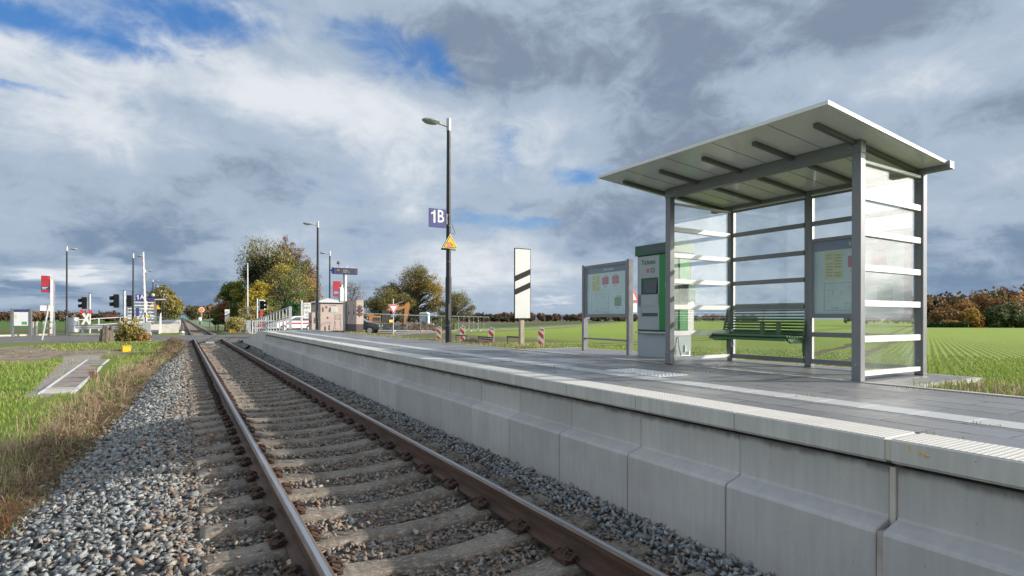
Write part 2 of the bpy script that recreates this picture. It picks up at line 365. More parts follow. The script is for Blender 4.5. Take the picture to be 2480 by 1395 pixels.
# ---------------------------------------------------------------- sun and sky
SUN=Vector((2.1,-1.3,1)).normalized()
ld=bpy.data.lights.new('sun','SUN');ld.energy=4.9;ld.angle=R(.6);ld.color=(1,.91,.78)
lo=bpy.data.objects.new('sun',ld);C.objects.link(lo);lo.rotation_euler=(-SUN).to_track_quat('-Z','Y').to_euler();lo.location=(30,-20,20)
W=bpy.data.worlds.new('World');sc.world=W;W.use_nodes=True
def sky():
    nt=W.node_tree;bg=nt.nodes['Background'];bg.inputs['Strength'].default_value=.1
    st=nt.nodes.new('ShaderNodeTexSky');st.sky_type='NISHITA';st.sun_disc=False;st.sun_elevation=math.asin(SUN.z);st.sun_rotation=math.atan2(SUN.x,SUN.y);st.altitude=50;st.dust_density=.6;st.ozone_density=2.
    skyc=S(nt,st.outputs[0])
    tc=nt.nodes.new('ShaderNodeTexCoord');d=S(nt,tc.outputs['Generated']);d=vm(d,'NORMALIZE')
    x,y,z=sep(d);zz=z.max(0.)
    az=x.m('ARCTAN2',y)*(180/PI);el=z.m('ARCSINE')*(180/PI)
    P=vm(vec(nt,x,y,z),'SCALE',scale=S(nt,(zz+.13).m('POWER',-1.).o))   # clouds lie on a layer overhead
    w1=noise(P,1.1,3,.5,out=1);w1=vm(w1,'SUBTRACT',(.5,.5,.5))
    f1=noise(P,.75,12,.58,dist=.35);f2=noise(vm(P,'ADD',(5.2,1.7,9.1)),2.1,10,.6,dist=.5);f3=noise(vm(d,'MULTIPLY',(1,1,1.7)),5.5,11,.58,dist=.5)
    f4=noise(vm(d,'MULTIPLY',(1,1,1.5)),13,10,.62,dist=.9);f5=noise(vm(vm(d,'MULTIPLY',(1,1,1.4)),'ADD',(3,3,3)),3.2,9,.6,dist=.7)
    bil=(f5-.5).abs()*2.
    wx,wy,wz=sep(w1)
    az2=az+wx*16.+ (f3-.5)*7.;el2=el+wy*5.+(f2-.5)*4.
    ae=vec(nt,az2,el2,0.)
    def blobs(L):
        acc=None
        for w,a,e,ra,re in L:
            q=vm(vm(ae,'SUBTRACT',(a,e,0)),'MULTIPLY',(1/ra,1/re,0))
            g=vm(q,'LENGTH').ss(0.1,1.6,w,0.)
            acc=g if acc is None else acc+g
        return acc
    Bl=[(-.95,-8.5,22.6,9.5,2.4),(-.8,0,26.0,7.,2.0),(-.38,9.5,26.4,8,2.2),(-.50,18.6,24.0,5.2,3.4),(-.5,24.3,24.6,2.4,2.2),(-.70,35.5,14.1,2.6,1.7),(-.50,32.4,9.4,6.5,.9),(-.5,-10.5,17.1,5,.7),(-.35,29.5,16.5,2,3)]
    Wh=[(.32,.3,20.2,16.3,2.2),(.36,23.7,17.0,12.4,4.4),(.35,12.5,18.9,11.4,3.2),(.3,-6.9,15.6,8,2.3),(.25,18.4,11.7,12,2.1),(.30,65.5,19.8,7.3,2.7),(.22,52.8,20.7,5.9,3.),(.8,-9.6,3.2,2.2,1.),(.6,-7.5,3.,2.,.8),(.5,-5.3,3.6,2.,1.1),(.3,34.1,5,10.9,2.5),(.45,36.2,1.7,2.5,.5),(.2,10.6,5.9,11.2,3.6),(.3,26.6,6.3,8.4,2.5),(.45,0,23.1,6.9,1.1),(.18,71.2,11.6,4.8,1.9),
        (-.40,40.3,25.5,18.1,5.2),(-.2,30.8,27.5,8.4,3.4),(-.38,47.1,17.2,9.6,3.2),(-.22,-8.2,10.4,9,2),(-.28,-5.6,6.1,11.6,2.4),(-.2,5.2,12.3,5.2,2.3),(-.3,-4.2,1,11.4,1.4),(-.25,5.2,2.7,10.3,2.3),(-.3,40.3,6.6,6.5,2.5),(-.35,70.2,4.8,6.4,3.5),(-.25,70.7,16.8,5.9,1.9),(-.3,64,25.5,9,3),(-.3,50.8,11.3,11,3.5),(-.2,41.1,10.2,5.3,2.5),
        (.7,-65,28,50,35),(2.3,130,16,36,22),(.3,180,25,60,30),(.5,-150,25,60,35)]  # cloud patches out of view; the first is added to lift the shaded side
    cov=(blobs(Bl)+1.08+(f1-.5)*.8+(f2-.5)*.5+(f3-.5)*1.1+(f4-.5)*.7).ss(.26,.98)
    br=(blobs(Wh)+.40+(f1-.5)*.7+(f2-.5)*.35+(f3-.5)*1.15+(f4-.5)*.75-(bil-.16)*.55)
    lo_=mix(el.ss(0,14),(.16,.24,.365),(.205,.26,.345))
    c=mix(br.ss(-.05,.46),lo_,(.37,.455,.565));c=mix(br.ss(.42,1.25),c,(.70,.735,.78));c=mix(br.ss(1.45,2.5),c,(4.6,4.4,4.1))
    horizon=el.ss(1.2,0,0,1);c=mix(horizon*.35,c,(.20,.29,.42))
    blue=mix(1.,vm(skyc,'MULTIPLY',(.85,1.,1.25)),(1.,1.,1.),'MULTIPLY')
    deep=mix(el.ss(5,26),(.15,.36,.66),(.06,.21,.54))
    blue=mix(.75,vm(blue,'SCALE',scale=.1),deep)
    out=mix(cov,blue,c);out=vm(out,'SCALE',scale=10.)
    nt.links.new(out.o,bg.inputs[0])
sky()
try: W.cycles.sampling_method='MANUAL';W.cycles.sample_map_resolution=512
except Exception: pass
# ---------------------------------------------------------------- ground
def zr(X): return np.interp(X,[5.6,6.2,6.9,8,9,10,12,25,60,200,3000],[.70,.68,.58,.42,.28,.18,.02,-.28,-.65,-1.0,-1.2])
def lump(X,Y,a=.03): return a*(np.sin(X*1.7+1.3*np.sin(Y*.9))+np.sin(Y*1.3+X*.7+2)*.8+.5*np.sin(X*4.1+Y*3.3))
def eX(Y): return np.interp(Y,[-5,3,6,9,13,21,30,34,40],[-1.6,-1.45,-1.3,-1.15,-.98,-.8,-.1,.05,.1])   # where the ballast ends
def ground_z(X,Y):
    X=np.asarray(X,float);Y=np.asarray(Y,float)
    zl=-.50+.45*sm(Y,27,35)+lump(X,Y,.02)*(1-sm(Y,30,35))
    zl=zl-.1*sm(-X,0,1.2)*(1-sm(Y,15,30))+.1
    zl=np.where(Y>57,-.05-.35*sm(Y,57,110),zl)-.8*sm(Y,200,900)
    z_t=-.6
    z_r=zr(X);t=sm(Y,27,34)*(1-sm(X,9,16));z_r=z_r*(1-t)+np.minimum(z_r,-.04)*t
    z_r=np.where((X<7.3)&(Y<11),np.maximum(z_r,.69-.03*(X>7.0)),z_r)
    z_r=np.where(X<5.55,np.where(Y<26,-.6,-.04),z_r)
    z_r=np.where((X<9)&(Y>52),-.04-.3*sm(Y,54,90),z_r)
    z=np.where(X<eX(Y)-.0,zl,np.where(X<3.2,z_t,z_r))
    # keep under the road
    road=(Y>36)&(Y<57)&(X>-40)&(X<12);z=np.where(road&(X<12),np.minimum(z,-.045),z)
    return z
def ground():
    def lines(parts):
        o=[]
        for a,b,s in parts: o+=list(np.arange(a,b,s))
        return np.array(sorted(set(np.round(o,3))))
    xs=lines([(-1500,-300,300),(-300,-60,30),(-60,-12,4),(-12,-2,.5),(-2,.4,.15),(.4,3.3,.7),(3.3,5.4,.7),(5.4,9,.25),(9,16,.7),(16,60,3),(60,300,20),(300,2400,300)])
    ys=lines([(-400,-40,60),(-40,-4,6),(-4,26,.6),(26,40,.5),(40,60,1.5),(60,130,6),(130,400,30),(400,3600,400)])
    X,Y=np.meshgrid(xs,ys);Z=ground_z(X,Y)
    V=np.stack([X.ravel(),Y.ravel(),Z.ravel()],1);nx=len(xs)
    i=np.arange(len(ys)-1)[:,None]*nx+np.arange(nx-1)[None];i=i.ravel()
    Fq=np.stack([i,i+1,i+nx+1,i+nx],1)
    m,nt,b=newmat('ground_soil_and_crops');p=geo(nt);x,y,z=sep(p)
    n1=noise(p,.35,8,.65);n2=noise(p,2.6,8,.7);n3=noise(p,22,6,.75);nb=noise(p,.06,5,.6)
    grass=mix(n1.ss(.3,.7),(.14,.21,.03),(.19,.24,.045));grass=mix(n2.ss(.5,.75)*.7,grass,(.16,.13,.07));grass=mix(n3.ss(.3,.7)*.4,grass,(.05,.07,.018))
    mud=mix(n2.ss(.3,.7),(.17,.13,.105),(.29,.245,.20))
    # muddy patch on the left verge
    f=((x+6.).abs()/5.+(y-30.5).abs()/3.2+(n1-.5)*2.2).ss(1.2,.6);f2=((x+9.5).abs()/5.+(y-27.5).abs()/2.6+(n1-.5)*2.).ss(1.1,.5)
    left=mix(f.max(f2),grass,mud)
    gr=(((x+3.2+(y-22.9)*.055).abs()-(y-17.)*.030)/.28+(n2-.5)*1.2).ss(1.1,.8)*((((y-23.)/6.4).abs()).ss(1.1,.95));left=mix(gr,left,mix(n3.ss(.35,.65),(.20,.175,.155),(.40,.37,.345)))
    yy=y+(n1-.5)*3.
    far=mix(yy.ss(70,74),(.07,.13,.03),(.16,.10,.06));far=mix(yy.ss(92,96),far,(.085,.15,.035));far=mix(yy.ss(57,59,1,0),far,(.17,.13,.09))
    left=mix(y.ss(55.5,57),left,far)
    # winter crop right of the platform
    a=R(66.7);perp=x*math.cos(a)-y*math.sin(a);pw=perp+(noise(p,.8,3)-.5)*.10
    rows=((pw*(2*PI/.30)).m('SINE')+(n3-.5)*3.2).ss(-1.1,.6)
    dist=vm(vm(p,'SUBTRACT',(0,0,1.3)),'LENGTH')
    fade=dist.ss(25,90)
    crop=mix(n2.ss(.3,.7),(.215,.31,.045),(.255,.35,.058));crop=mix(n1.ss(.4,.7)*.5,crop,(.29,.36,.075));crop=mix(noise(p,.9,7,.7).ss(.56,.72)*.55,crop,(.20,.20,.085))
    gap=mix(n3.ss(.3,.7),(.075,.09,.025),(.12,.115,.05))
    crop=mix((rows.max(fade*.55+.34)),gap,crop)
    wob=(noise(p,.12,2)-.5)*1.2
    tr=None
    for c,w in ((-4.1,.22),(-2.3,.22),(-16.,.25),(-14.2,.25)):
        q=((perp-c+wob).abs()).ss(w,w+.12,1,0);tr=q if tr is None else tr.max(q)
    for d0 in (2.6,4.4):
        pass
    L=(x-14.)*.70-(y-49.)*.714     # distance from the gravel track, positive on the platform side
    for c in (3.2,5.0): tr=tr.max(((L-c+wob).abs()).ss(.22,.36,1,0))
    crop=mix(tr*n3.ss(.2,.5),crop,(.12,.085,.06))
    edge=(x+(n2-.5)*2.2).ss(7.3,8.3)
    rg=mix(n2.ss(.42,.6),(.15,.125,.085),(.13,.15,.045));rg=mix(n3.ss(.5,.7)*.6,rg,(.24,.21,.17))
    right=mix(edge,rg,crop)
    meadow=mix(n1.ss(.3,.7),(.10,.15,.04),(.14,.19,.06));plough=mix(nb.ss(.3,.7),(.13,.095,.07),(.17,.13,.10))
    s=-L;beyond=mix(s.ss(3.,5.),(.16,.18,.06),meadow);beyond=mix(s.ss(7,9),beyond,(.075,.125,.035));beyond=mix((s+(nb-.5)*6).ss(30,34),beyond,plough)
    beyond=mix((x-y*1.1).ss(0,30),beyond,crop)
    right=mix(L.ss(.8,-.6),right,beyond);right=mix((x-20.-y*.3).ss(0,1,1,0)*y.ss(27,30)*x.ss(26,20),right,mix(n2.ss(.4,.6),(.16,.135,.10),(.12,.135,.05)))
    farR=(y.ss(58,62))*(x-y*.16).ss(3,0);right=mix(farR*x.ss(2,4),right,mix(y.ss(110,125),(.12,.14,.045),(.17,.26,.15)))
    k=mix(x.ss(2.6,3.4),left,right)
    setin(nt,b,'Base Color',k);b.inputs['Roughness'].default_value=.95;b.inputs['Specular IOR Level'].default_value=.2
    bumpn(nt,b,n3*.6+rows*.5*edge*(-fade+1.),.7,.05)
    o=npmesh('ground',V,Fq,m,smooth=True);tag(o,kind='structure')
ground()
def road():
    poly=[(-60,27.0),(-20,29.5),(-6.8,32.3),(-3.5,35.9),(-.2,39.6),(3.2,39.6),(6,39.8),(13.5,41.5),(17.5,47.5),(14.5,50.5),(9,50.5),(3.4,48.8),(-.2,48.8),(-2.5,50.5),(-8.0,52.6),(-10.0,50.6),(-20,47),(-60,38)]
    MB().prism(poly,'z',-.3,-.012).build('road',MAT['asphalt'],kind='structure')
    # painted edge line
    MB().prism([(-40,29.3),(-7.4,33.1),(-4.4,36.2),(-4.6,36.4),(-7.6,33.35),(-40,29.6)],'z',-.011,-.008).build('road_marking',MAT['white'],kind='structure')
    k=MB()
    for (a,b_) in (((-10.2,50.75),(-8.05,52.8)),((-8.05,52.8),(-2.6,50.7)),((-20,47.2),(-10.2,50.75))):
        a=Vector((*a,0));c=Vector((*b_,0));t=(c-a).normalized();n=Vector((-t.y,t.x,0))*.14
        k.add([a,c,c+n,a+n,a+Vector((0,0,.12)),c+Vector((0,0,.12)),c+n+Vector((0,0,.12)),a+n+Vector((0,0,.12))],[(0,1,2,3),(4,5,6,7),(0,1,5,4),(1,2,6,5),(2,3,7,6),(3,0,4,7)])
    k.build('road_kerb',MAT['concrete_l'],kind='structure')
    # gravel track that leads past the building site, laid on the terrain
    pts=[(14.5,47.2),(22,57),(30,68.5),(47,83),(64,98),(110,140),(170,200)];V=[];Fs=[]
    P=[]
    for i in range(len(pts)-1):
        for t in np.linspace(0,1,8,endpoint=False): P.append(((pts[i][0]*(1-t)+pts[i+1][0]*t),(pts[i][1]*(1-t)+pts[i+1][1]*t)))
    for i,p in enumerate(P):
        q=P[min(i+1,len(P)-1)];r=P[max(i-1,0)];dx,dy=q[0]-r[0],q[1]-r[1];l=math.hypot(dx,dy);nx,ny=-dy/l,dx/l
        w=[-2.2,-1,0,1,2.2]
        for k_ in w:
            X=p[0]+nx*k_;Y=p[1]+ny*k_;V.append((X,Y,float(ground_z(X,Y))+.06+(.02 if abs(k_)<2 else -.05)))
    n=5
    for i in range(len(P)-1):
        for j in range(n-1): Fs.append((i*n+j,(i+1)*n+j,(i+1)*n+j+1,i*n+j+1))
    npmesh('gravel_road',V,Fs,MAT['gravel'],smooth=True)['kind']='structure'
road()

# ---------------------------------------------------------------- railway track
XL,XR=.659,2.159;XC=1.409
def rail_profile(side):   # (x,z), railhead top at z=0
    h=[(-.075,-.172),(-.075,-.160),(-.012,-.142),(-.0085,-.125),(-.0085,-.055),(-.034,-.040),(-.036,-.012),(-.026,-.003),(-.014,0),(.014,0),(.026,-.003),(.036,-.012),(.034,-.040),(.0085,-.055),(.0085,-.125),(.012,-.142),(.075,-.160),(.075,-.172)]
    return h
track=thing('railway_track','single straight railway track with rusty brown rails on grey concrete sleepers','railway track',(XC,0,0))
for X in (XL,XR):
    mb=MB();pr=rail_profile(0);ys=[-3,1,3,6,10,20,38,60,120,300,1200];n=len(pr)
    V=[];Fc=[];mi=[]
    for y in ys:
        for (a,z) in pr: V.append((X-XC+a,y,z-(.0 if y<300 else (y-300)*.0)))
    for i in range(len(ys)-1):
        for k in range(n):
            f=(i*n+k,i*n+(k+1)%n,(i+1)*n+(k+1)%n,(i+1)*n+k);Fc.append(f)
            mi.append(1 if k in(8,) else 2 if k in(6,7,9,10) else 0)
    mb.v=V;mb.f=Fc;mb.m=mi
    mb.build('rail',[MAT['rail'],MAT['railtop'],MAT['railsh']],track,smooth=True)
def sleeper_mesh():
    xs=[-1.3,-1.27,-1.0,-.95,-.55,-.5,-.25,0,.25,.5,.55,.95,1.0,1.27,1.3]
    zt=[-.21,-.186,-.180,-.174,-.174,-.186,-.205,-.212,-.205,-.186,-.174,-.174,-.180,-.186,-.21]
    ht=[.075,.088,.09,.092,.092,.09,.078,.075,.078,.09,.092,.092,.09,.088,.075]
    V=[];Fs=[]
    for x,z,h in zip(xs,zt,ht):
        V+=[(x,-.15,-.40),(x,-h-.022,z-.022),(x,-h,z),(x,h,z),(x,h+.022,z-.022),(x,.15,-.40)]
    for i in range(len(xs)-1):
        for k in range(6): Fs.append((i*6+k,i*6+(k+1)%6,(i+1)*6+(k+1)%6,(i+1)*6+k))
    Fs.append((5,4,3,2,1,0));b=(len(xs)-1)*6;Fs.append(tuple(b+k for k in range(6)))
    m=MB();m.add(V,Fs);return m
def clip_mesh(s):     # s=+1 on the +x side of the rail
    m=MB()
    m.box(s*.085-.022 if s>0 else -.115,s*.085+.03 if s>0 else -.063,-.055,.055,-.174,-.150)
    m.prism([(s*.07,-.15),(s*.155,-.172),(s*.155,-.15),(s*.10,-.128)],'y',-.075,.075)
    for q in (-1,1):
        P=[(s*.062,q*.018,-.118),(s*.10,q*.03,-.100),(s*.145,q*.045,-.112),(s*.160,q*.068,-.135),(s*.13,q*.085,-.142),(s*.085,q*.078,-.118),(s*.055,q*.066,-.145)]
        m.tube(P,.0085,6)
    m.tube([(s*.105,0,-.15),(s*.105,0,-.088)],.014,6);m.tube([(s*.105,0,-.112),(s*.105,0,-.092)],.024,6)
    return m
proto=sleeper_mesh().build('sleeper',MAT['sleeper'],track,bevel=.006)
cl=[]
for X in (XL-XC,XR-XC):
    for s in (-1,1):
        c=clip_mesh(s).build('rail_clip',MAT['clip'],proto,smooth=True);c.location=(X,0,0);cl.append(c)
SP=.58;SY0=3.43-SP*6
sl_y=[SY0+SP*k for k in range(67) if SY0+SP*k<38.9]
sl_far=[49.3+.6*k for k in range(33)]
proto.location=(0,sl_y[0],0);wob=random.Random(3)
for i,y in enumerate(sl_y[1:]+sl_far):
    s=proto.copy();C.objects.link(s);s.parent=track;s.location=(wob.uniform(-.012,.012),y+wob.uniform(-.01,.01),wob.uniform(-.004,.004));s.rotation_euler=(0,0,wob.uniform(-.006,.006))
    if y<60:
        for c in cl:
            d=c.copy();C.objects.link(d);d.parent=s
mb=MB()
sm_=sleeper_mesh()
for k in range(180):
    y=49.3+.6*(33+k);n=len(mb.v);mb.v+=[(v[0],v[1]+y,v[2]) for v in sm_.v];mb.f+=[[i+n for i in f] for f in sm_.f];mb.m+=[0]*len(sm_.f)
mb.build('sleeper',MAT['sleeper'],track,kind='stuff')
# crossing deck panels inside and outside the rails
MB().box(.74,2.08,39.2,48.9,-.2,-.007).box(-.25,.575,39.2,48.9,-.2,-.006).box(2.243,3.06,39.2,48.9,-.2,-.006).build('crossing_deck',MAT['asphalt'],kind='structure')
# ballast bed
def bed():
    ys=list(np.arange(-4,39.3,.5))
    V=[];Fs=[];n=8
    def row(y,a,b):
        e=float(eX(y));r=[(min(e-.25,b-.9),float(ground_z(e-.4,y))-.12),(e,float(ground_z(e-.3,y))-.02),((e+.05)*.4,-.30),(.0,-.235),(.4,-.245),(2.4,-.245),(2.8,-.225),(3.1,-.185)]
        return [(x,y,z) for x,z in r]
    for y in ys: V+=row(y,0,0)
    for i in range(len(ys)-1):
        for k in range(n-1): Fs.append((i*n+k,(i+1)*n+k,(i+1)*n+k+1,i*n+k+1))
    o=npmesh('ballast_bed',V,Fs,MAT['bed'],smooth=True);o['kind']='structure'
    V=[];Fs=[]
    for y in (48.9,100,300,1200): V+=[(-.6,y,-.5),(-.1,y,-.235),(2.9,y,-.235),(3.6,y,-.5)]
    for i in range(3):
        for k in range(3): Fs.append((i*4+k,(i+1)*4+k,(i+1)*4+k+1,i*4+k+1))
    o=npmesh('ballast_bed',V,Fs,MAT['bed']);o['kind']='structure'
bed()
def bed_z(X,Y):
    e=eX(Y);g=ground_z(e-.3,Y)
    left=np.where(X<e*.4,-.30+(g+.28)*np.clip((X-e*.4)/(e*.6-.001),0,1),-.235-.065*np.clip(X/(e*.4-.001),0,1))
    mid=np.interp(X,[0,.4,2.4,2.8,3.1],[-.235,-.245,-.245,-.225,-.185])
    return np.where(X<0,left,mid)

# ---------------------------------------------------------------- platform
PZ=.725;BL=.914;J0=1.495
pw=thing('platform_wall','grey precast concrete wall with coping along the railway track','wall',(3.067,0,0))
def wall_block(y0,y1):
    P=[(2.985,-.62),(2.985,.262),(2.997,.282),(3.122,.318),(3.128,.33),(3.128,.580),(3.35,.580),(3.35,-.62)]
    return MB().prism([(a-3.067,b) for a,b in P],'y',y0,y1)
WY=[J0+BL*k for k in range(-5,28)]
for k in range(len(WY)-1):
    wide=.016 if k in(4,5) else .0035
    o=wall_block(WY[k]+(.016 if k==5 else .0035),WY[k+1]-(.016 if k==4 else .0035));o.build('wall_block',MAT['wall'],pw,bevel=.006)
    a,b=WY[k]+(.014 if k==5 else .0015),WY[k+1]-(.014 if k==4 else .0015)
    MB().box(0,.012,a,b,.617,.725).box(.012,.318,a,b,.606,.7235).build('edge_slab',MAT['coping'],pw,bevel=.004)
    MB().box(.013,.315,a+.004,b-.004,.724,.728).build('studded_tread',MAT['tread'],pw)
MB().box(.068,.25,WY[0],WY[-1],-.6,.575).box(.13,.30,WY[0],WY[-1],.576,.604).box(-.03,.06,WY[0]+.02,WY[-1]-.02,-.6,.25).build('filler_and_light_block',MAT['concrete_l'],pw)  # second box is added behind the coping gap to block light
MB().box(-.07,.07,J0-.0135,J0+.0135,-.6,.27).box(.052,.068,J0-.0135,J0+.0135,.27,.578).box(.006,.30,J0-.0125,J0+.0125,.62,.722).build('mortar_joint',MAT['concrete_l'],pw)
# yellow spray marks on the coping
mk=MB();yy=J0-.22
mk.tube([(-.0005,J0-.10,.712),(-.0005,J0-.105,.69)],.0035,4).tube([(-.0005,J0-.135,.695),(-.0005,J0-.15,.686),(-.0005,J0-.14,.678)],.003,4).tube([(-.0005,J0-.165,.69),(-.0005,J0-.17,.67)],.003,4).tube([(-.0005,J0-.16,.68),(-.0005,J0-.185,.678)],.003,4)
mk.build('paint_mark',MAT['yellow'],pw)
YE=WY[-1]
MB().box(3.393,5.50,WY[0],YE,.3,PZ).build('platform_paving',MAT['platform_tiles'],kind='structure')
MB().box(5.565,5.64,WY[0],30,.2,PZ+.006).box(3.385,3.393,WY[0],YE,.4,.70).build('pavement_kerb',MAT['kerb'],kind='structure')
MB().box(5.5,5.565,WY[0],30,.3,PZ-.03).build('drain_channel',MAT['black'],kind='structure')
g=MB()
for k in range(int((30-WY[0])/.03)):
    y=WY[0]+k*.03
    if y<16: g.box(5.503,5.562,y,y+.014,PZ-.03,PZ-.002)
g.build('drain_grating',MAT['dgrey'],kind='structure')
MB().box(5.643,7.05,2.62,9.35,.3,PZ).build('shelter_paving',MAT['bay_tiles'],kind='structure')
MB().box(5.64,7.12,2.55,2.617,.3,PZ+.002).box(7.053,7.12,2.62,9.35,.3,PZ+.002).box(5.64,7.12,9.353,9.42,.3,PZ+.002).build('shelter_kerb',MAT['kerb'],kind='structure')
MB().box(3.967,4.213,WY[0],YE-.5,PZ,PZ+.004).build('guide_strip',MAT['guide'],kind='structure')
d=MB().box(4.245,4.676,4.25,5.11,PZ,PZ+.005)
for i in range(8):
    for j in range(16): d.sphere((4.272+i*.0535,4.277+j*.0535,PZ+.004),.021,8,sc_=(1,1,.42))
d.build('tactile_field',MAT['white'],kind='structure',smooth=True)
# platform end and ramps towards the crossing
MB().prism([(YE+.004,.0),(YE+.004,.72),(28.2,.72),(33.5,.22),(38.4,.03),(38.4,-.3),(YE+.004,-.5)],'x',3.10,4.55).build('platform_ramp',MAT['coping'],kind='structure')
MB().prism([(YE+.004,.0),(YE+.004,PZ),(30.5,PZ),(38.8,.04),(38.8,-.3),(YE+.004,-.5)],'x',4.555,5.495).build('platform_ramp',MAT['platform_tiles'],kind='structure')
# ---------------------------------------------------------------- shelter (local frame, long side along +y)
SH=(5.6,2.7,PZ)
sh=thing('platform_shelter','glass and grey aluminium waiting shelter with sloping cream roof on the platform','waiting shelter',SH,1.014)
W_=.085
posts=[(-.018,.257,0,2.196),(-.018,2.646,0,2.196),(1.24,.257,0,2.17),(1.24,2.646,0,2.17),(1.24,1.49,0,2.17)]
for x,y,a,b in posts:
    p=MB().box(x,x+W_,y,y+W_,a,b).build('post',MAT['alu'],sh,bevel=.004)
    MB().box(x-.001,x+W_+.001,y-.001,y+W_+.001,.0,.012).build('foot_plate',MAT['dgrey'],p)
    for zz in (.16,b-.09): MB().sphere((x-.001,y+W_/2,zz),.009,8).build('bolt',MAT['galv'],p)
zr7=[2.127,1.792,1.443,1.102,.757,.409,.073]
def rails(name,x0,x1,y0,y1,face,zs,hh,par,m):
    mb=MB()
    for i,z in enumerate(zs):
        h=hh if i>0 else hh*.55
        if face=='y': mb.box(x0,x1,y0,y1,z-h/2,z+h/2)
        else: mb.box(x0,x1,y0,y1,z-h/2,z+h/2)
    return mb.build(name,m,par,bevel=.002)
# side panels (glass faces +-y), near one and far one
for y in (.257,2.646):
    g=MB().box(.075,1.232,y+.048,y+.056,.06,2.13).build('glass_pane',MAT['clear_glass'],sh)
    for xx in (.069,1.233): MB().box(xx,xx+.005,y+.02,y+.066,.05,2.14).build('pane_frame',MAT['alu_dark'],g)
    for i,z in enumerate(zr7):
        h=.03 if i==0 else (.062 if i<6 else .045)
        MB().box(.074,1.233,y+.018,y+.0465,z-h/2,z+h/2).build('cross_rail',MAT['rail_alu'],sh,bevel=.002)
# rear wall, two bays
for (y0,y1,zs) in ((1.58,2.64,zr7),(.345,1.485,[2.127,1.792,.409,.073])):
    g=MB().box(1.262,1.27,y0+.006,y1-.006,.06,2.13).build('glass_pane',MAT['clear_glass'],sh)
    for yy in (y0,y1-.005): MB().box(1.25,1.285,yy,yy+.005,.05,2.14).build('pane_frame',MAT['rail_alu'],g)
    for z in zs:
        h=.03 if z>2 else .058
        MB().box(1.232,1.2605,y0,y1,z-h/2,z+h/2).build('cross_rail',MAT['alu'],sh,bevel=.002)
# beams, rafters, roof
MB().box(-.022,.066,.253,2.735,2.196,2.318).build('front_beam',MAT['alu'],sh,bevel=.003)
rb=MB().box(1.235,1.33,.02,3.02,2.165,2.245).build('rear_beam',MAT['alu'],sh,bevel=.003)
MB().box(1.24,1.325,.015,.0195,2.17,2.24).build('end_cap',MAT['rail_alu'],rb)
def rz(x): return 2.435-.0845*(x+.94)      # top of the roof
for i in range(5):
    y=.30+.628*i
    MB().prism([(-.66,rz(-.66)-.037),(-.66,rz(-.66)-.078),(1.235,rz(1.235)-.078),(1.235,rz(1.235)-.037)],'y',y,y+.045).build('rafter',MAT['rafter'],sh,bevel=.002)
rf=MB().prism([(-.925,rz(-.925)-.036),(-.925,rz(-.925)-.004),(1.375,rz(1.375)-.004),(1.375,rz(1.375)-.036)],'y',.065,2.995).build('roof',MAT['roofp'],sh)
MB().prism([(-.94,rz(-.94)-.033),(-.94,rz(-.94)),(1.39,rz(1.39)),(1.39,rz(1.39)-.033)],'y',.05,.0645).prism([(-.94,rz(-.94)-.033),(-.94,rz(-.94)),(1.39,rz(1.39)),(1.39,rz(1.39)-.033)],'y',2.9955,3.01).prism([(-.94,rz(-.94)-.033),(-.94,rz(-.94)),(-.926,rz(-.94)),(-.926,rz(-.94)-.033)],'y',.065,2.995).build('edge_trim',MAT['roofedge'],rf)
for i in range(4):
    y=.62+.628*i
    MB().prism([(-.92,rz(-.92)-.0385),(-.92,rz(-.92)-.0362),(1.37,rz(1.37)-.0362),(1.37,rz(1.37)-.0385)],'y',y,y+.005).build('panel_seam',MAT['rafter'],rf)
for y in (.35,2.55):
    for x0 in (-.024,): MB().sphere((x0,y,2.255),.010,8).build('bolt',MAT['galv'],sh)
# small fittings
MB().box(1.20,1.235,2.60,2.64,.20,.46).build('bracket_plate',MAT['galv'],sh,bevel=.002)
MB().tube([(1.21,2.62,.44),(1.19,2.61,.36),(1.195,2.60,.27),(1.215,2.61,.2)],.008,6).build('earth_cable',MAT['cable'],sh,smooth=True)
MB().box(1.325,1.36,.30,.33,.24,.29).tube([(1.38,.30,.27),(1.38,.33,.27)],.028,14).build('hinge_eye',MAT['dgrey'],sh)
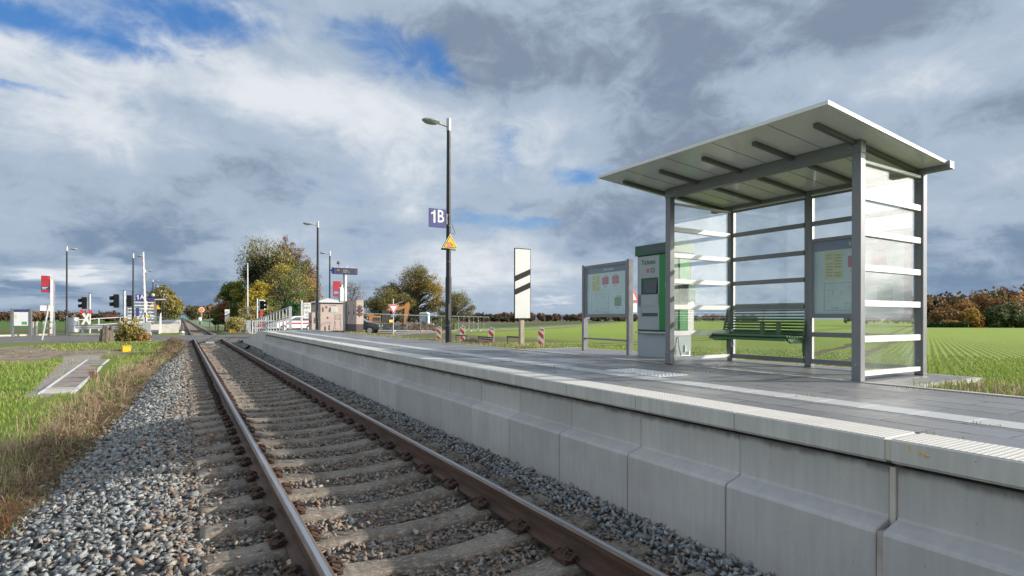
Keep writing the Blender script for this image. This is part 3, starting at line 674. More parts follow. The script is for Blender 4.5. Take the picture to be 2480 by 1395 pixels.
# display case inside, hung between the rear posts: lies on the wall, part of the shelter
dc=MB().box(1.165,1.228,.36,.41,.615,1.59).box(1.165,1.228,1.43,1.48,.615,1.59).box(1.165,1.228,.41,1.43,1.55,1.59).box(1.165,1.228,.41,1.43,.615,.665).box(1.215,1.228,.41,1.43,.665,1.55)
dc=dc.build('display_case',MAT['alu'],sh,bevel=.002)
def posters(par,x,y0,y1,z0,z1,nx,full=True):
    """posters on a plane facing -x, y0 is the left side as seen from the track (larger y)"""
    H=z1-z0;L=y0-y1
    Y=lambda t:y0-L*t;Z=lambda t:z1-H*t
    def sheet(t0,t1,s0,s1,d,m): return (x-d,x-d+.001,Y(t1),Y(t0),Z(s1),Z(s0)),m
    b=MB().box(x-.001,x,y1,y0,z0,z1-H*.13).build('backing_sheet',MAT['paper'],par)
    hd=MB().box(x-.0022,x-.001,y1,y0,z1-H*.125,z1).build('header',MAT['header'],par)
    text('lettering','Information',H*.075,MAT['headert'],hd,(x-.0035,(Y(.56)),Z(.063)),(PI/2,0,-PI/2),bold=.002)
    MB().box(x-.003,x-.002,Y(.34),Y(.12),Z(.53),Z(.15)).build('yellow_timetable',MAT['papery'],par)
    ln=MB()
    for k in range(8):
        for q in (0,1):
            if (k*3+q*5)%7==6: continue
            a=.14+q*.10;s=.19+k*.04+q*.006;ln.box(x-.0045,x-.0035,Y(a+.085),Y(a),Z(s+.006),Z(s))
            ln.box(x-.0045,x-.0035,Y(a+.07),Y(a+.005),Z(s+.019),Z(s+.016))
    # line map
    rr=random.Random(5)
    for k in range(26):
        a=.14+rr.random()*.38;s=.60+rr.random()*.33
        if rr.random()<.5: ln.box(x-.0045,x-.0035,Y(min(.56,a+.02+.1*rr.random())),Y(a),Z(s+.0022),Z(s))
        else: ln.box(x-.0045,x-.0035,Y(a+.0022),Y(a),Z(min(.94,s+.02+.07*rr.random())),Z(s))
    for a0,a1,s0,s1 in ((.12,.56,.58,.583),(.12,.56,.95,.953),(.12,.123,.58,.95),(.557,.56,.58,.95)): ln.box(x-.0045,x-.0035,Y(a1),Y(a0),Z(s1),Z(s0))
    ln.build('printed_lines',MAT['ink'],par)
    for (a0,a1,s0,s1,m) in ((.39,.57,.17,.46,'paperr'),(.64,.82,.16,.46,'paperr'),(.70,.88,.60,.92,'paperg')):
        MB().box(x-.0028,x-.002,Y(a1),Y(a0),Z(s1),Z(s0)).build('white_poster',MAT['paperw'],par)
        MB().box(x-.0042,x-.0034,Y(a1-.008),Y(a0+.008),Z(s1-.08),Z(s0+.055)).build('coloured_poster',MAT[m],par)
        t=MB()
        for k in range(3): t.box(x-.0052,x-.0045,Y(a1-.03),Y(a0+.03+.01*k),Z(s0+.02+.012*k),Z(s0+.024+.012*k));t.box(x-.0052,x-.0045,Y(a1-.05),Y(a0+.03),Z(s1-.055+.015*k),Z(s1-.051+.015*k))
        t.build('small_print',MAT['ink'],par)
posters(dc,1.2145,1.43,.41,.665,1.55,0)
MB().box(1.168,1.172,.411,1.429,.666,1.549).build('case_glass',MAT['case_glass'],dc)

# ---------------------------------------------------------------- bench
bn=thing('bench','green slatted steel bench hung on the rear of the waiting shelter','bench',(6.84,4.87,PZ),1.014)
M=MAT['green'];y0,y1=-.60,.62
def bar(x,z,r=.0125): return MB().tube([(x,y0,z),(x,y1,z)],r,8)
for k in range(8):       # seat bars front to back
    bar(-.445+k*.053,.388-.005*k,.015).build('seat_bar',M,bn,smooth=True)
bk=[(-.085+.012*k,.405+.0385*k) for k in range(10)]
for x,z in bk: bar(x+.01,z,.0135).build('back_bar',M,bn,smooth=True)
MB().tube([(.045,y0,.795),(.045,y1,.795)],.018,8).build('top_rail',M,bn,smooth=True)
for y in (y0,y1-.012):
    MB().prism([(-.115,.36),(-.085,.36),(.055,.80),(.02,.80)],'y',y,y+.012).build('end_plate',M,bn)
MB().prism([(-.08,.40),(-.07,.40),(.04,.785),(.03,.785)],'y',.02,.028).build('centre_strap',M,bn)
MB().box(-.43,-.10,-.56,.58,.325,.362).build('seat_frame',M,bn,bevel=.003)
for y in (-.58,.56):
    MB().prism([(-.39,.363),(-.39,.335),(-.31,.295),(-.0,.295),(-.0,.363)],'y',y,y+.035).prism([(-.045,.363),(-.045,.20),(-.02,.10),(.03,.10),(.03,.363)],'y',y+.001,y+.034).build('bracket',M,bn,bevel=.002)
for y in (-.40,-.17):    # armrest uprights near the right end
    a=MB().box(-.30,-.26,y-.0,y+.045,.385,.555).build('armrest_post',M,bn,bevel=.003)
MB().box(-.31,-.03,-.40,-.125,.555,.568).build('armrest',M,bn,bevel=.002)

# ---------------------------------------------------------------- information board on the platform
ib=thing('information_board','grey information board with posters standing beside the ticket machine','information board',(6.44,7.8,PZ),-3.1)
for y in (-.70,.61):
    MB().box(-.0,.10,y,y+.062,0,1.595).build('post',MAT['alu'],ib,bevel=.004)
fr=MB().box(.012,.075,-.637,-.59,.625,1.575).box(.012,.075,.562,.609,.625,1.575).box(.012,.075,-.59,.562,1.525,1.575).box(.012,.075,-.59,.562,.625,.68).box(.055,.075,-.59,.562,.68,1.525).build('frame',MAT['alu'],ib,bevel=.002)
posters(fr,.0545,.562,-.59,.68,1.525,0)
MB().box(.018,.022,-.589,.561,.681,1.524).build('case_glass',MAT['case_glass'],fr)
MB().box(.03,.06,-.637,.609,.215,.245).build('lower_rail',MAT['alu'],ib,bevel=.003)
for y in (.56,): MB().tube([(.10,.64,.24),(.125,.64,.24)],.014,8).tube([(.10,.64,.09),(.125,.64,.09)],.014,8).build('bolt',MAT['dgrey'],ib)

# ---------------------------------------------------------------- ticket machine
tm=thing('ticket_machine','green and grey ticket machine behind the shelter glass','ticket machine',(6.34,6.05,PZ),1)
MB().box(0,.40,.012,.76,0,.375).build('plinth',MAT['mgrey'],tm,bevel=.004)
bd_=MB().box(.0,.40,.012,.76,.40,1.60).build('body',MAT['mdgreen'],tm,bevel=.004)
MB().box(-.045,.405,.0,.772,.376,.399).build('ledge',MAT['galv'],tm,bevel=.003)
MB().tube([(-.045,.12,.385),(-.075,.20,.38),(-.075,.56,.38),(-.045,.64,.385)],.009,6).build('grab_rail',MAT['galv'],tm,smooth=True)
hd=MB().box(-.035,.43,-.02,.785,1.601,1.76).build('head_box',MAT['mdgreen'],tm,bevel=.004)
MB().box(-.038,-.0355,.10,.58,1.64,1.71).build('head_display',MAT['screen'],hd)
fp=MB().box(-.012,-.0005,.28,.735,.43,.62).box(-.012,-.0005,.28,.735,.80,.98).box(-.012,-.0005,.28,.735,1.24,1.585).box(-.012,-.0005,.28,.30,.98,1.24).box(-.012,-.0005,.665,.735,.62,1.24).box(-.012,-.0005,.28,.30,.62,.98).build('front_panel',MAT['mgrey'],bd_)
MB().box(-.006,-.0004,.30,.665,.62,.80).build('panel_recess',MAT['mgrey'],bd_)
MB().prism([(-.022,1.00),(-.004,1.20),(-.001,1.20),(-.001,1.00)],'y',.33,.60).build('touch_screen',MAT['screen'],bd_)
MB().box(-.014,-.0055,.32,.64,.64,.69).build('output_tray',MAT['dgrey'],bd_)
MB().box(-.016,-.001,.02,.275,.43,1.585).build('front_strip',MAT['mgreen'],bd_)
text('lettering','Tickets',.105,MAT['mdgreen'],bd_,(-.0135,.51,1.485),(PI/2,0,-PI/2),bold=.0012)
MB().box(-.0135,-.012,.485,.545,1.325,1.385).build('red_emblem',MAT['paperr'],bd_)
h=MB()
for k in range(6):
    a=PI/3*k+PI/6;b=PI/3*(k+1)+PI/6;h.tube([(-.0135,.415+.036*math.cos(a),1.355+.036*math.sin(a)),(-.0135,.415+.036*math.cos(b),1.355+.036*math.sin(b))],.005,4)
h.build('hexagon_emblem',MAT['mdgreen'],bd_)
st_=MB()
for k,(z,s) in enumerate(((1.20,.018),(1.11,.032),(1.02,.02),(.93,.02),(.84,.028))): st_.box(-.0175,-.016,.12-s,.12+s,z-s,z+s)
st_.build('button_icons',MAT['mwhite'],bd_)
sp=MB().box(.13,.32,-.004,.0115,.43,1.60).build('side_panel',MAT['mgreen'],bd_)
MB().box(.30,.43,-.008,.011,.376,1.19).build('white_side_panel',MAT['mwhite'],tm)
vd=MB().box(.20,.37,-.10,-.009,.86,1.20).build('validator',MAT['mdgreen'],tm,bevel=.012)
MB().box(.24,.33,-.103,-.101,1.11,1.17).build('validator_screen',MAT['mwhite'],vd)
MB().tube([(.10,-.0,.33),(.09,-.02,.20),(.12,-.03,.05),(.30,-.03,.04),(.34,-.0,.10)],.009,6).build('cable',MAT['galv'],tm,smooth=True)
MB().box(.24,.28,-.004,.011,.10,.20).build('junction_box',MAT['galv'],tm)

# ---------------------------------------------------------------- platform lamps and signs
def lamp(x,y,zb,h,side,label,group,fine=1):
    t=thing('street_lamp',label,'lamp post',(x,y,zb),0,group);n=16 if fine else 8
    MB().tube([(0,0,0),(0,0,1.6)],.075,n).tube([(0,0,1.58),(0,0,h*.945)],[.062,.05],n).build('pole',MAT['pole'],t,smooth=True)
    MB().tube([(0,0,h*.945),(0,0,h)],.058,n).tube([(0,0,h*.965),(side*.26,0,h*.97)],[.03,.026],8).build('arm',MAT['galv'],t,smooth=True)
    hd=MB().sphere((side*.46,0,h*.975),.24,16 if fine else 8,sc_=(1,.62,.26)).build('lamp_head',MAT['galv'],t,smooth=True)
    MB().sphere((side*.47,0,h*.972-.022),.19,12,sc_=(1,.6,.22)).build('lamp_lens',MAT['lens'],hd,smooth=True)
    if fine:
        MB().box(-.035,.035,-.0775,-.070,.55,.95).build('access_door',MAT['dgrey'],t,bevel=.004)
        m=MB()
        for z in (.42,1.98,2.86,3.12): m.tube([(0,0,z),(0,0,z+.010)],.0785 if z<1.5 else .064,n)
        m.build('strap',MAT['alu'],t)
    return t
gl='tall dark lamp posts along the platforms and road'
L1=lamp(5.64,12.72,PZ,5.49,-1,'nearest dark lamp post, carrying the 1B sign and yellow warning triangle',gl)
lamp(5.7,28.45,PZ,5.28,-1,'dark lamp post rising just behind the pink technical cabin wall on the right platform',gl)
lamp(9.05,41.05,.0,6.05,-1,'dark lamp post seen between the pink cabin and the blue display sign',gl)
lamp(-7.4,53.0,.05,6.55,1,'dark lamp post beside the round grey litter bin on the left',gl)
for k,(y,zt,lb) in enumerate(((49.2,5.95,'dark lamp post carrying the 1A sign behind the raised left barrier'),(64.8,5.2,'second dark lamp post on the far platform, just right of the raised barrier arm'),(81.5,5.2,'third dark lamp post on the far platform, in front of the avenue trees'),(98,5.3,'fourth dark lamp post on the far platform, small against the avenue crowns'),(115,5.3,'fifth lamp post on the far platform, tiny and pale against the trees'),(132,5.3,'sixth lamp post on the far platform, tiny and pale against the trees'),(149,5.3,'last tiny lamp post at the far end of the far platform'))):
    lamp(-3.05,y,PZ if y>60 else .0,zt,1,lb,gl,0)
sg=thing('platform_number_sign','square blue 1B sign with white lettering on the near lamp post','platform sign',(5.305,12.62,3.73))
MB().box(-.222,.222,-.012,.012,-.225,.225).build('panel',MAT['blue'],sg,bevel=.003)
def one(h): return [(a*h,b*h) for a,b in ((.22,0),(.39,0),(.39,1),(.27,1),(.21,.87),(.02,.79),(.02,.66),(.22,.70))]
MB().prism([(-.175+a,-.115+b) for a,b in one(.30)],'y',-.0145,-.0125).build('digit',MAT['white'],sg)
text('lettering','B',.425,MAT['white'],sg,(.075,-.0135,.035),ax='CENTER',bold=.006,sx=.78)
MB().box(.223,.252,-.02,.02,-.13,.13).box(.2525,.275,-.01,.01,.07,.09).box(.2525,.275,-.01,.01,-.09,-.07).build('bracket',MAT['alu'],sg)
cb=MB().tube([(5.72,12.7,3.62),(5.76,12.68,3.50),(5.80,12.68,3.42),(5.78,12.69,3.38),(5.72,12.7,3.42)],.006,6).build('cable_loop',MAT['cable'],None,smooth=True);tag(cb,'thin dark cable loop hanging off the near lamp post above the triangle','cable')
def tri(s,r=.0): 
    return [(-s*.5,-s*.289),(s*.5,-s*.289),(0,s*.577)]
def triangle_sign(loc,rz,s,label,mats,pict=True):
    t=thing('warning_triangle',label,'warning sign',loc,rz)
    MB().prism(tri(s),'y',0,.012).build('panel',mats[0],t,bevel=.004)
    MB().prism(tri(s*.86),'y',-.0025,-.0005).build('border',mats[1],t)
    MB().prism(tri(s*.74),'y',-.0045,-.003).build('field',mats[2],t)
    if pict:
        p=MB();z=-.03;p.box(-.085,.0,-.0065,-.005,z-.05,z+.055)
        for k in range(5): p.box(-.08,.005,-.0065,-.0052,z-.075+k*.006,z-.073+k*.006)
        p.build('train_pictogram',MAT['paperr'],t)
        p=MB().tube([(.01,-.006,z+.03),(.045,-.006,z+.01),(.06,-.006,z-.02),(.09,-.006,z-.035)],.006,4).tube([(.045,-.006,z+.01),(.02,-.006,z-.02),(.03,-.006,z-.06)],.005,4).sphere((.0,-.006,z+.045),.012,6)
        p.build('person_pictogram',MAT['black'],t)
    return t
triangle_sign((5.61,12.55,3.135),0,.415,'yellow warning triangle with train pictogram on the near lamp post',(MAT['papery'],MAT['black'],MAT['yellow']))
bt=thing('warning_triangle','dark back of a second warning triangle behind the yellow one','warning sign',(5.675,12.80,3.12),0)
MB().prism(tri(.415),'y',0,.012).build('panel',MAT['signgrey'],bt,bevel=.004)
# distance board
db=thing('distance_board','tall white board with two black diagonal stripes on a wooden post','railway sign',(7.95,13.02,.35))
MB().box(-.062,.062,.0,.10,0,1.2).build('post',MAT['wood'],db,bevel=.005)
pn=MB().box(-.27,.245,-.028,-.002,.945,2.86).build('panel',MAT['black'],db,bevel=.004)
MB().box(-.250,.226,-.032,-.0285,.980,2.838).build('white_face',MAT['board_white'],pn)
for z in (1.60,1.96): MB().prism([(-.248,z),(.224,z+.20),(.224,z+.355),(-.248,z+.155)],'y',-.035,-.0325).build('black_stripe',MAT['black'],pn)
MB().sphere((-.13,-.033,1.02),.006,6).sphere((.09,-.033,1.02),.006,6).build('bolt',MAT['dgrey'],pn)
# train display on the platform
td=thing('train_display','blue electronic train display board on a thick grey pole','display board',(6.14,24.92,PZ))
MB().tube([(0,0,0),(0,0,2.55)],.085,16).build('pole',MAT['galv'],td,smooth=True)
bx=MB().box(-.50,.52,-.13,.13,2.50,2.76).build('display_box',MAT['blue'],td,bevel=.01)
MB().box(-.40,.44,-.134,-.1305,2.545,2.70).build('screen',MAT['dispscreen'],bx)
text('lettering','10:06',.05,MAT['white'],bx,(-.32,-.136,2.655));text('lettering','Dalheim',.06,MAT['white'],bx,(.0,-.136,2.66));text('lettering','Rödgen  Wm',.055,MAT['white'],bx,(.03,-.136,2.59));text('lettering','1',.05,MAT['white'],bx,(.40,-.136,2.65))
MB().box(-.54,.56,-.15,.15,2.765,2.79).build('cover',MAT['galv'],bx)
MB().box(-.56,-.50,-.1,.1,2.52,2.74).box(-.62,-.56,-.04,.04,2.62,2.68).build('side_bracket',MAT['blue'],bx)
MB().sphere((-.28,0,3.0),.07,10).tube([(-.28,0,2.79),(-.28,0,3.0)],.012,6).box(-.38,-.20,-.02,.02,2.93,2.95).build('camera',MAT['signgrey'],td)
MB().tube([(.08,0,2.79),(.08,0,2.98)],.01,6).box(.04,.14,-.01,.01,2.83,2.85).build('antenna',MAT['galv'],td)
lp=MB().box(-.28,-.10,-.19,-.05,1.28,1.92).build('loudspeaker_panel',MAT['white'],td,bevel=.03)
MB().box(-.283,-.2805,-.17,-.07,1.32,1.88).build('panel_face',MAT['blue'],lp)
def gz(x,y): return float(ground_z(x,y))
# ---------------------------------------------------------------- warning beacons, cycle hoops
gb='red and white warning beacons along the field edge'
def beacon(x,y,z,label,group=gb,s=1.):
    t=thing('warning_beacon',label,'warning beacon',(x,y,z),-28,group)
    MB().box(-.125*s,.125*s,-.012,.012,.04,.80*s).build('panel',MAT['white'],t,bevel=.004)
    st=MB()
    for z0 in (.02,.36,.70):
        a=[(-.105*s,z0+.20),(.105*s,z0),(.105*s,z0+.165),(-.105*s,z0+.365)]
        a=[(u,min(max(v,.06),.775*s)) for u,v in a];st.prism(a,'y',-.0155,-.013)
    st.build('red_stripe',MAT['red'],t)
    MB().box(-.018,.018,-.018,.018,.80*s,.87*s).build('top_handle',MAT['white'],t)
    MB().box(-.2,.2,-.3,.3,-.06,.04).build('foot',MAT['black'],t,bevel=.01)
beacon(12.09,18.41,.13,'red and white warning beacon standing free to the right of the tall striped board')
beacon(11.6,21.6,.10,'red and white warning beacon behind the overlapping pair of low grey hoops')
beacon(11.81,24.95,.12,'red and white warning beacon behind the single low grey hoop by the soil heap')
beacon(11.8,27.85,.05,'red and white warning beacon just left of the near lamp post')
gh='low grey bicycle hoops behind the platform'
def hoop(a,b,zt,label):
    x,y=a;t=thing('bicycle_hoop',label,'bicycle stand',(x,y,gz(x,y)-.05),0,gh);dx,dy=b[0]-x,b[1]-y;h=zt-gz(x,y)+.05
    MB().tube([(0,0,-.1),(0,0,h-.02)],.028,4,sq=True).tube([(dx,dy,-.1),(dx,dy,h-.02)],.028,4,sq=True).tube([(-dx*.03,-dy*.03,h),(dx*1.03,dy*1.03,h)],.03,4,sq=True).build('hoop_frame',MAT['dgrey'],t,bevel=.003)
hoop((9.0,19.56),(9.0,18.66),.675,'low grey hoop beside the soil heap, in front of a beacon, leftmost of the hoops')
hoop((8.6,16.9),(8.6,15.9),.70,'low grey hoop, rear one of the overlapping pair, in front of a beacon')
hoop((8.3,16.3),(8.3,15.4),.66,'low grey hoop, front one of the overlapping pair, in front of a beacon')
hoop((8.0,13.9),(8.0,13.2),.80,'low grey hoop running behind the wooden post of the striped board')
sh_=MB();rr=random.Random(8)
V=[];Fs=[];nx,ny=26,14
for j in range(ny):
    for i in range(nx):
        u,v=i/(nx-1)*2-1,j/(ny-1)*2-1;x=6.3+v*.5;y=12.3+u*1.35
        h=max(0,1-u*u)*max(0,1-v*v)*.12*(1+.5*rr.random());V.append((x,y,gz(x,y)-.03+h+rr.uniform(-.02,.03)))
for j in range(ny-1):
    for i in range(nx-1): Fs.append((j*nx+i,j*nx+i+1,(j+1)*nx+i+1,(j+1)*nx+i))
o=npmesh('soil_heap',V,Fs,MAT['soil']);tag(o,'low heap of loose brown soil behind the near lamp post','soil heap')

# ---------------------------------------------------------------- cabins and cabinets
def flower(m,x,z,s,y):      # line drawing of a stylised flower
    for k in range(-2,3):
        a=k*.55;m.tube([(x,y,z-s*.1),(x+s*.35*math.sin(a),y,z+s*.2),(x+s*.5*math.sin(a),y,z+s*.5*math.cos(a)+.1*s)],s*.07,4)
    for k in (-2,-1,1,2): m.tube([(x,y,z-s*.45),(x+s*.18*k,y,z-s*.35),(x+s*.22*k,y,z-s*.08)],s*.07,4)
    m.tube([(x,y,z-s*.6),(x,y,z-.1*s)],s*.06,4)
cb=thing('technical_cabin','large pink cabin with white roof and line drawings beside the crossing','technical cabin',(7.59,37.27,.2))
MB().box(0,1.50,0,2.7,.27,2.02).build('wall',MAT['pink'],cb,bevel=.01)
MB().box(.03,1.47,.03,2.67,0,.269).build('plinth',MAT['brownbase'],cb)
MB().box(-.03,1.53,-.03,2.73,2.021,2.10).build('eaves',MAT['brownbase'],cb)
MB().add([(-.12,-.12,2.101),(1.62,-.12,2.101),(1.62,2.82,2.101),(-.12,2.82,2.101),(-.12,-.12,2.17),(1.62,-.12,2.17),(1.62,2.82,2.17),(-.12,2.82,2.17),(.75,1.1,2.42),(.75,1.6,2.42)],[(0,3,2,1),(0,1,5,4),(1,2,6,5),(2,3,7,6),(3,0,4,7),(4,5,8),(5,6,9,8),(6,7,9),(7,4,8,9)]).build('roof',MAT['white'],cb)
v=MB().box(.72,1.12,-.02,-.002,1.48,1.82).build('vent_frame',MAT['white'],cb)
g=MB()
for k in range(7): g.box(.75,1.09,-.024,-.021,1.505+k*.043,1.53+k*.043)
g.build('vent_slats',MAT['galv'],v)
m=MB()
for x,z in ((.20,1.72),(.42,1.80),(.64,1.70),(.20,1.58),(.62,1.56),(.5,1.12),(.34,.50),(.60,.56),(.34,.36),(.60,.40)): flower(m,x,z,.13,-.006)
m.tube([(.86,-.006,.40),(.95,-.006,.70),(.96,-.006,1.35),(1.30,-.006,1.35),(1.31,-.006,.70),(1.40,-.006,.40),(.86,-.006,.40)],.008,4)
m.tube([(.96,-.006,1.02),(1.30,-.006,1.02)],.008,4).tube([(.97,-.006,.9),(.98,-.006,.42)],.006,4)
for k in range(5):
    for j in range(4): m.box(.99+j*.075,1.02+j*.075,-.006,-.003,1.06+k*.055,1.08+k*.055)
for q in range(3): m.tube([(.02,-.006,.62-q*.08),(.2,-.006,.80-q*.06),(.45,-.006,.86-q*.07),(.66,-.006,.84-q*.05),(.64,-.006,.72-q*.05)],.006,4)
m.build('line_drawing',MAT['pinkline'],cb)
text('lettering','Ausweich',.10,MAT['pinkline'],cb,(.82,-.004,1.92))
MB().box(.02,.05,-.012,-.002,.3,2.0).build('door_edge',MAT['brownbase'],cb)
cu=MB()
def cabinet(name,x,y,w,d,h,hp,label,loc_z=PZ,handles=True,group=None):
    t=thing(name,label,'utility cabinet',(x,y,loc_z),0,group)
    MB().box(0,w,0,d,hp,h).build('cabinet_body',MAT['pink'],t,bevel=.01)
    MB().box(.006,w-.006,.006,d-.006,0,hp-.002).build('plinth',MAT['brownbase'],t)
    MB().box(-.01,w+.01,-.01,d+.01,h+.001,h+.03).build('lid',MAT['pink'],t,bevel=.006)
    m=MB();flower(m,w/2,(h+hp)/2+.12*h,.26*min(1,w/.3)*h/1.3,-.004);flower(m,w/2,(h+hp)/2-.10*h+.1*h,.28*min(1,w/.3)*h/1.3,-.004);m.build('emblem',MAT['pinkline'],t)
    m=MB();n=2
    for k in range(n):
        yy=d*(k+.5)/n
        m.box(-.006,-.001,yy-.03,yy+.02,hp+(h-hp)*.55,hp+(h-hp)*.85);m.box(-.006,-.001,yy+.12*d,yy+.12*d+.045,hp+(h-hp)*.18,hp+(h-hp)*.45)
    m.build('vent_slits',MAT['pinkline'],t)
    m=MB()
    for k in range(n): yy=d*(k+.35)/n;m.box(-.03,-.007,yy,yy+.035,hp+(h-hp)*.42,hp+(h-hp)*.55)
    m.build('handle',MAT['black'],t)
    MB().box(-.004,-.001,d/2-.005,d/2+.005,hp+.01,h-.01).build('door_gap',MAT['pinkline'],t)
    return t
cabinet('utility_cabinet',6.2,23.3,.30,1.65,1.31,.33,'tall pink cabinet with dark brown plinth right of the train display')
cabinet('utility_cabinet',5.95,31.2,.38,.85,.93,.03,'small low pink cabinet left of the large pink cabin',.65)
gs=MB().box(-.06,.0,-.3,.3,0,1.9).build('glass_sheet',MAT['glassgreen'],None);gs.location=(5.85,29.2,.72);tag(gs,'upright green tinted glass sheet seen edge-on beside the dark lamp post','glass screen')

# ---------------------------------------------------------------- crossing furniture
def boom(x,y,z,L,tilt,side,label,stripes=True):
    t=thing('barrier',label,'level crossing barrier',(x,y,z),0,'raised level crossing barriers')
    b=MB().box(-.19,.19,-.25,.25,.0,1.02).build('machine_box',MAT['galv'],t,bevel=.01)
    MB().box(-.25,.25,-.32,.32,-.12,-.002).build('base',MAT['concrete_l'],t)
    MB().tube([(side*.30,-.2,.1),(side*.42,-.2,.95),(side*.12,-.2,1.75)],.05,4,sq=True).tube([(-side*.30,-.2,.9),(-side*.26,-.2,1.1),(side*.0,-.2,1.75)],.04,4,sq=True).tube([(side*.12,-.2,1.75),(0,-.2,1.78)],.05,4,sq=True).build('counterweight_arm',MAT['alu'],t)
    dx=tilt
    P=[(side*.05,-.2,1.6),(side*.05+dx,-.2,1.6+L)]
    a=MB().tube(P,[.075,.05],4,sq=True).build('boom_arm',MAT['white'],t)
    m=MB()
    for k in range(8):
        f0=.14+k*.105;f1=f0+.05;q=lambda f:(P[0][0]+(P[1][0]-P[0][0])*f-.048,-.2,P[0][2]+(P[1][2]-P[0][2])*f)
        m.tube([q(f0),q(f1)],.03,4,sq=True)
    if stripes: m.build('red_stripe',MAT['red'],a)
    MB().box(-.05,.12,-.32,-.27,1.35,1.45).build('lamp_plate',MAT['yellow'],t)
boom(-1.72,38.1,0,3.4,-.10,-1,'raised white barrier with red stripes left of the track')
boom(4.95,53.5,.08,4.3,-.02,-1,'raised white barrier arm in front of the autumn trees right of the track',False)
def signal(x,y,z,h,side,label,cross=False,back=False,off=.34):
    t=thing('crossing_signal',label,'crossing signal',(x,y,z),0,'traffic signals at the level crossing')
    MB().tube([(0,0,0),(0,0,h)],.085,12).build('post',MAT['galv'],t,smooth=True)
    MB().cyl((0,0,h),.095,.03,12).build('post_cap',MAT['black'],t)
    hx=-off
    hd=MB().box(hx-.16,hx+.15,-.20,.20,h-1.22,h-.28) if not back else MB().box(hx-.16,hx+.16,-.06,.10,h-1.2,h-.3)
    hd=hd.build('signal_head',MAT['black'],t,bevel=.02)
    for z2 in (h-.52,h-.95):
        if back: break
        MB().tube([(hx+side*.10,-0,z2),(hx+side*.40,0,z2-.04)],[.15,.13],10,caps=False).build('hood',MAT['black'],hd,smooth=True)
    MB().box(hx,0,-.015,.015,h-.38,h-.34).build('bracket',MAT['galv'],t)
    if cross:
        c=MB()
        for s in (-1,1):
            c.prism([(s*(-.07)-.30*s,.92),(s*(-.07)+.0-.17*s,.92),(s*.33,-.0+2.12-.06),(s*.20,2.12)],'y',-.13-.01*s,-.11-.01*s)
        c=c.build('cross_arm',MAT['white'],t);c.location=(-.22,0,-.75);c.scale=(1.25,1,1.25)
        r=MB()
        for s in (-1,1):
            A=Vector((s*-.30,.94));B=Vector((s*.265,2.09))
            dv=(B-A).normalized();nv=Vector((-dv.y,dv.x))*.085
            for f0,f1 in ((0,.19),(.81,1.)):
                a=A+(B-A)*f0;b=A+(B-A)*f1;r.prism([tuple(a-nv),tuple(a+nv),tuple(b+nv),tuple(b-nv)],'y',-.16,-.145)
        r=r.build('red_tip',MAT['red'],t);r.location=(-.22,0,-.75);r.scale=(1.25,1,1.25)
    return t
signal(-6.35,55.9,.05,3.15,-1,'dark traffic signal with a white and red warning cross on its post',True)
signal(-3.52,48.4,.0,3.22,-1,'dark two-lamp signal with hoods pointing left, above the bush',off=.46)
signal(-3.3,53.0,.0,3.35,-1,'signal seen from behind, grey post in front of the lamp with the 1A sign',back=True,off=.25)
t=thing('crossing_signal','white-framed two-lamp signal right of the track in front of the trees','crossing signal',(5.55,52.5,0))
MB().tube([(0,0,0),(0,0,2.95)],.07,10).build('post',MAT['galv'],t,smooth=True)
MB().box(.12,.62,-.06,.02,1.95,2.85).build('white_frame',MAT['white'],t,bevel=.05)
hd=MB().box(.20,.54,-.10,-.061,2.03,2.77).build('signal_head',MAT['black'],t)
for z in (2.6,2.24): MB().tube([(.40,-.12,z),(.70,-.30,z-.03)],[.13,.11],10,caps=False).build('hood',MAT['black'],hd)
MB().box(.25,.42,-.02,.03,1.4,1.94).build('red_plate',MAT['red'],t)
MB().box(.28,.39,-.02,.03,.9,1.39).build('white_plate',MAT['white'],t)
MB().box(.20,.50,-.02,.03,.35,.85).build('lower_red_plate',MAT['red'],t)
# red station signs
def stele(x,y,z,h,pw_,label):
    t=thing('station_sign',label,'station sign',(x,y,z),0)
    MB().box(-.13,.13,-.08,.08,0,h-.28).build('post',MAT['white'],t,bevel=.01)
    p=MB().box(-pw_,-.135,-.03,.03,h-1.25,h).build('panel',MAT['dred'],t,bevel=.01)
    MB().box(-pw_,-.135,-.034,-.031,h-1.06,h-.80).build('blue_band',MAT['blue'],p)
    m=MB()
    for k in range(2): m.box(-pw_+.06,-.28-.06*k,-.038,-.035,h-.90-.1*k,h-.86-.1*k)
    m.build('white_lines',MAT['white'],p)
    MB().box(-.27,-.15,-.036,-.032,h-.22,h-.04).build('red_emblem',MAT['red'],p)
stele(-8.32,53.54,-.02,4.42,.66,'red station sign on a white post, left of the left lamp post')
stele(11.35,46.8,0,4.3,.78,'red station sign on a white post rising behind the pink cabin')
# board left
ib2=thing('information_board','freestanding grey notice board with white map at the far left','information board',(-10.16,50.9,-.05),-12)
for x in (0,1.05): MB().box(x,x+.15,-.06,.06,0,1.96).build('post',MAT['alu'],ib2,bevel=.005)
fr=MB().box(.151,1.049,-.035,.035,.72,1.94).build('frame',MAT['alu'],ib2,bevel=.005)
MB().box(.19,1.01,-.04,-.036,.78,1.72).build('map_sheet',MAT['paperw'],fr);MB().box(.19,1.01,-.04,-.036,1.74,1.88).build('header',MAT['blue'],fr)
MB().box(.64,.94,-.045,-.041,.86,1.06).build('green_notice',MAT['paperg'],fr);MB().box(.24,.38,-.045,-.041,1.3,1.55).build('yellow_notice',MAT['papery'],fr)
MB().box(.151,1.049,-.02,.02,.22,.26).build('lower_rail',MAT['alu'],ib2)
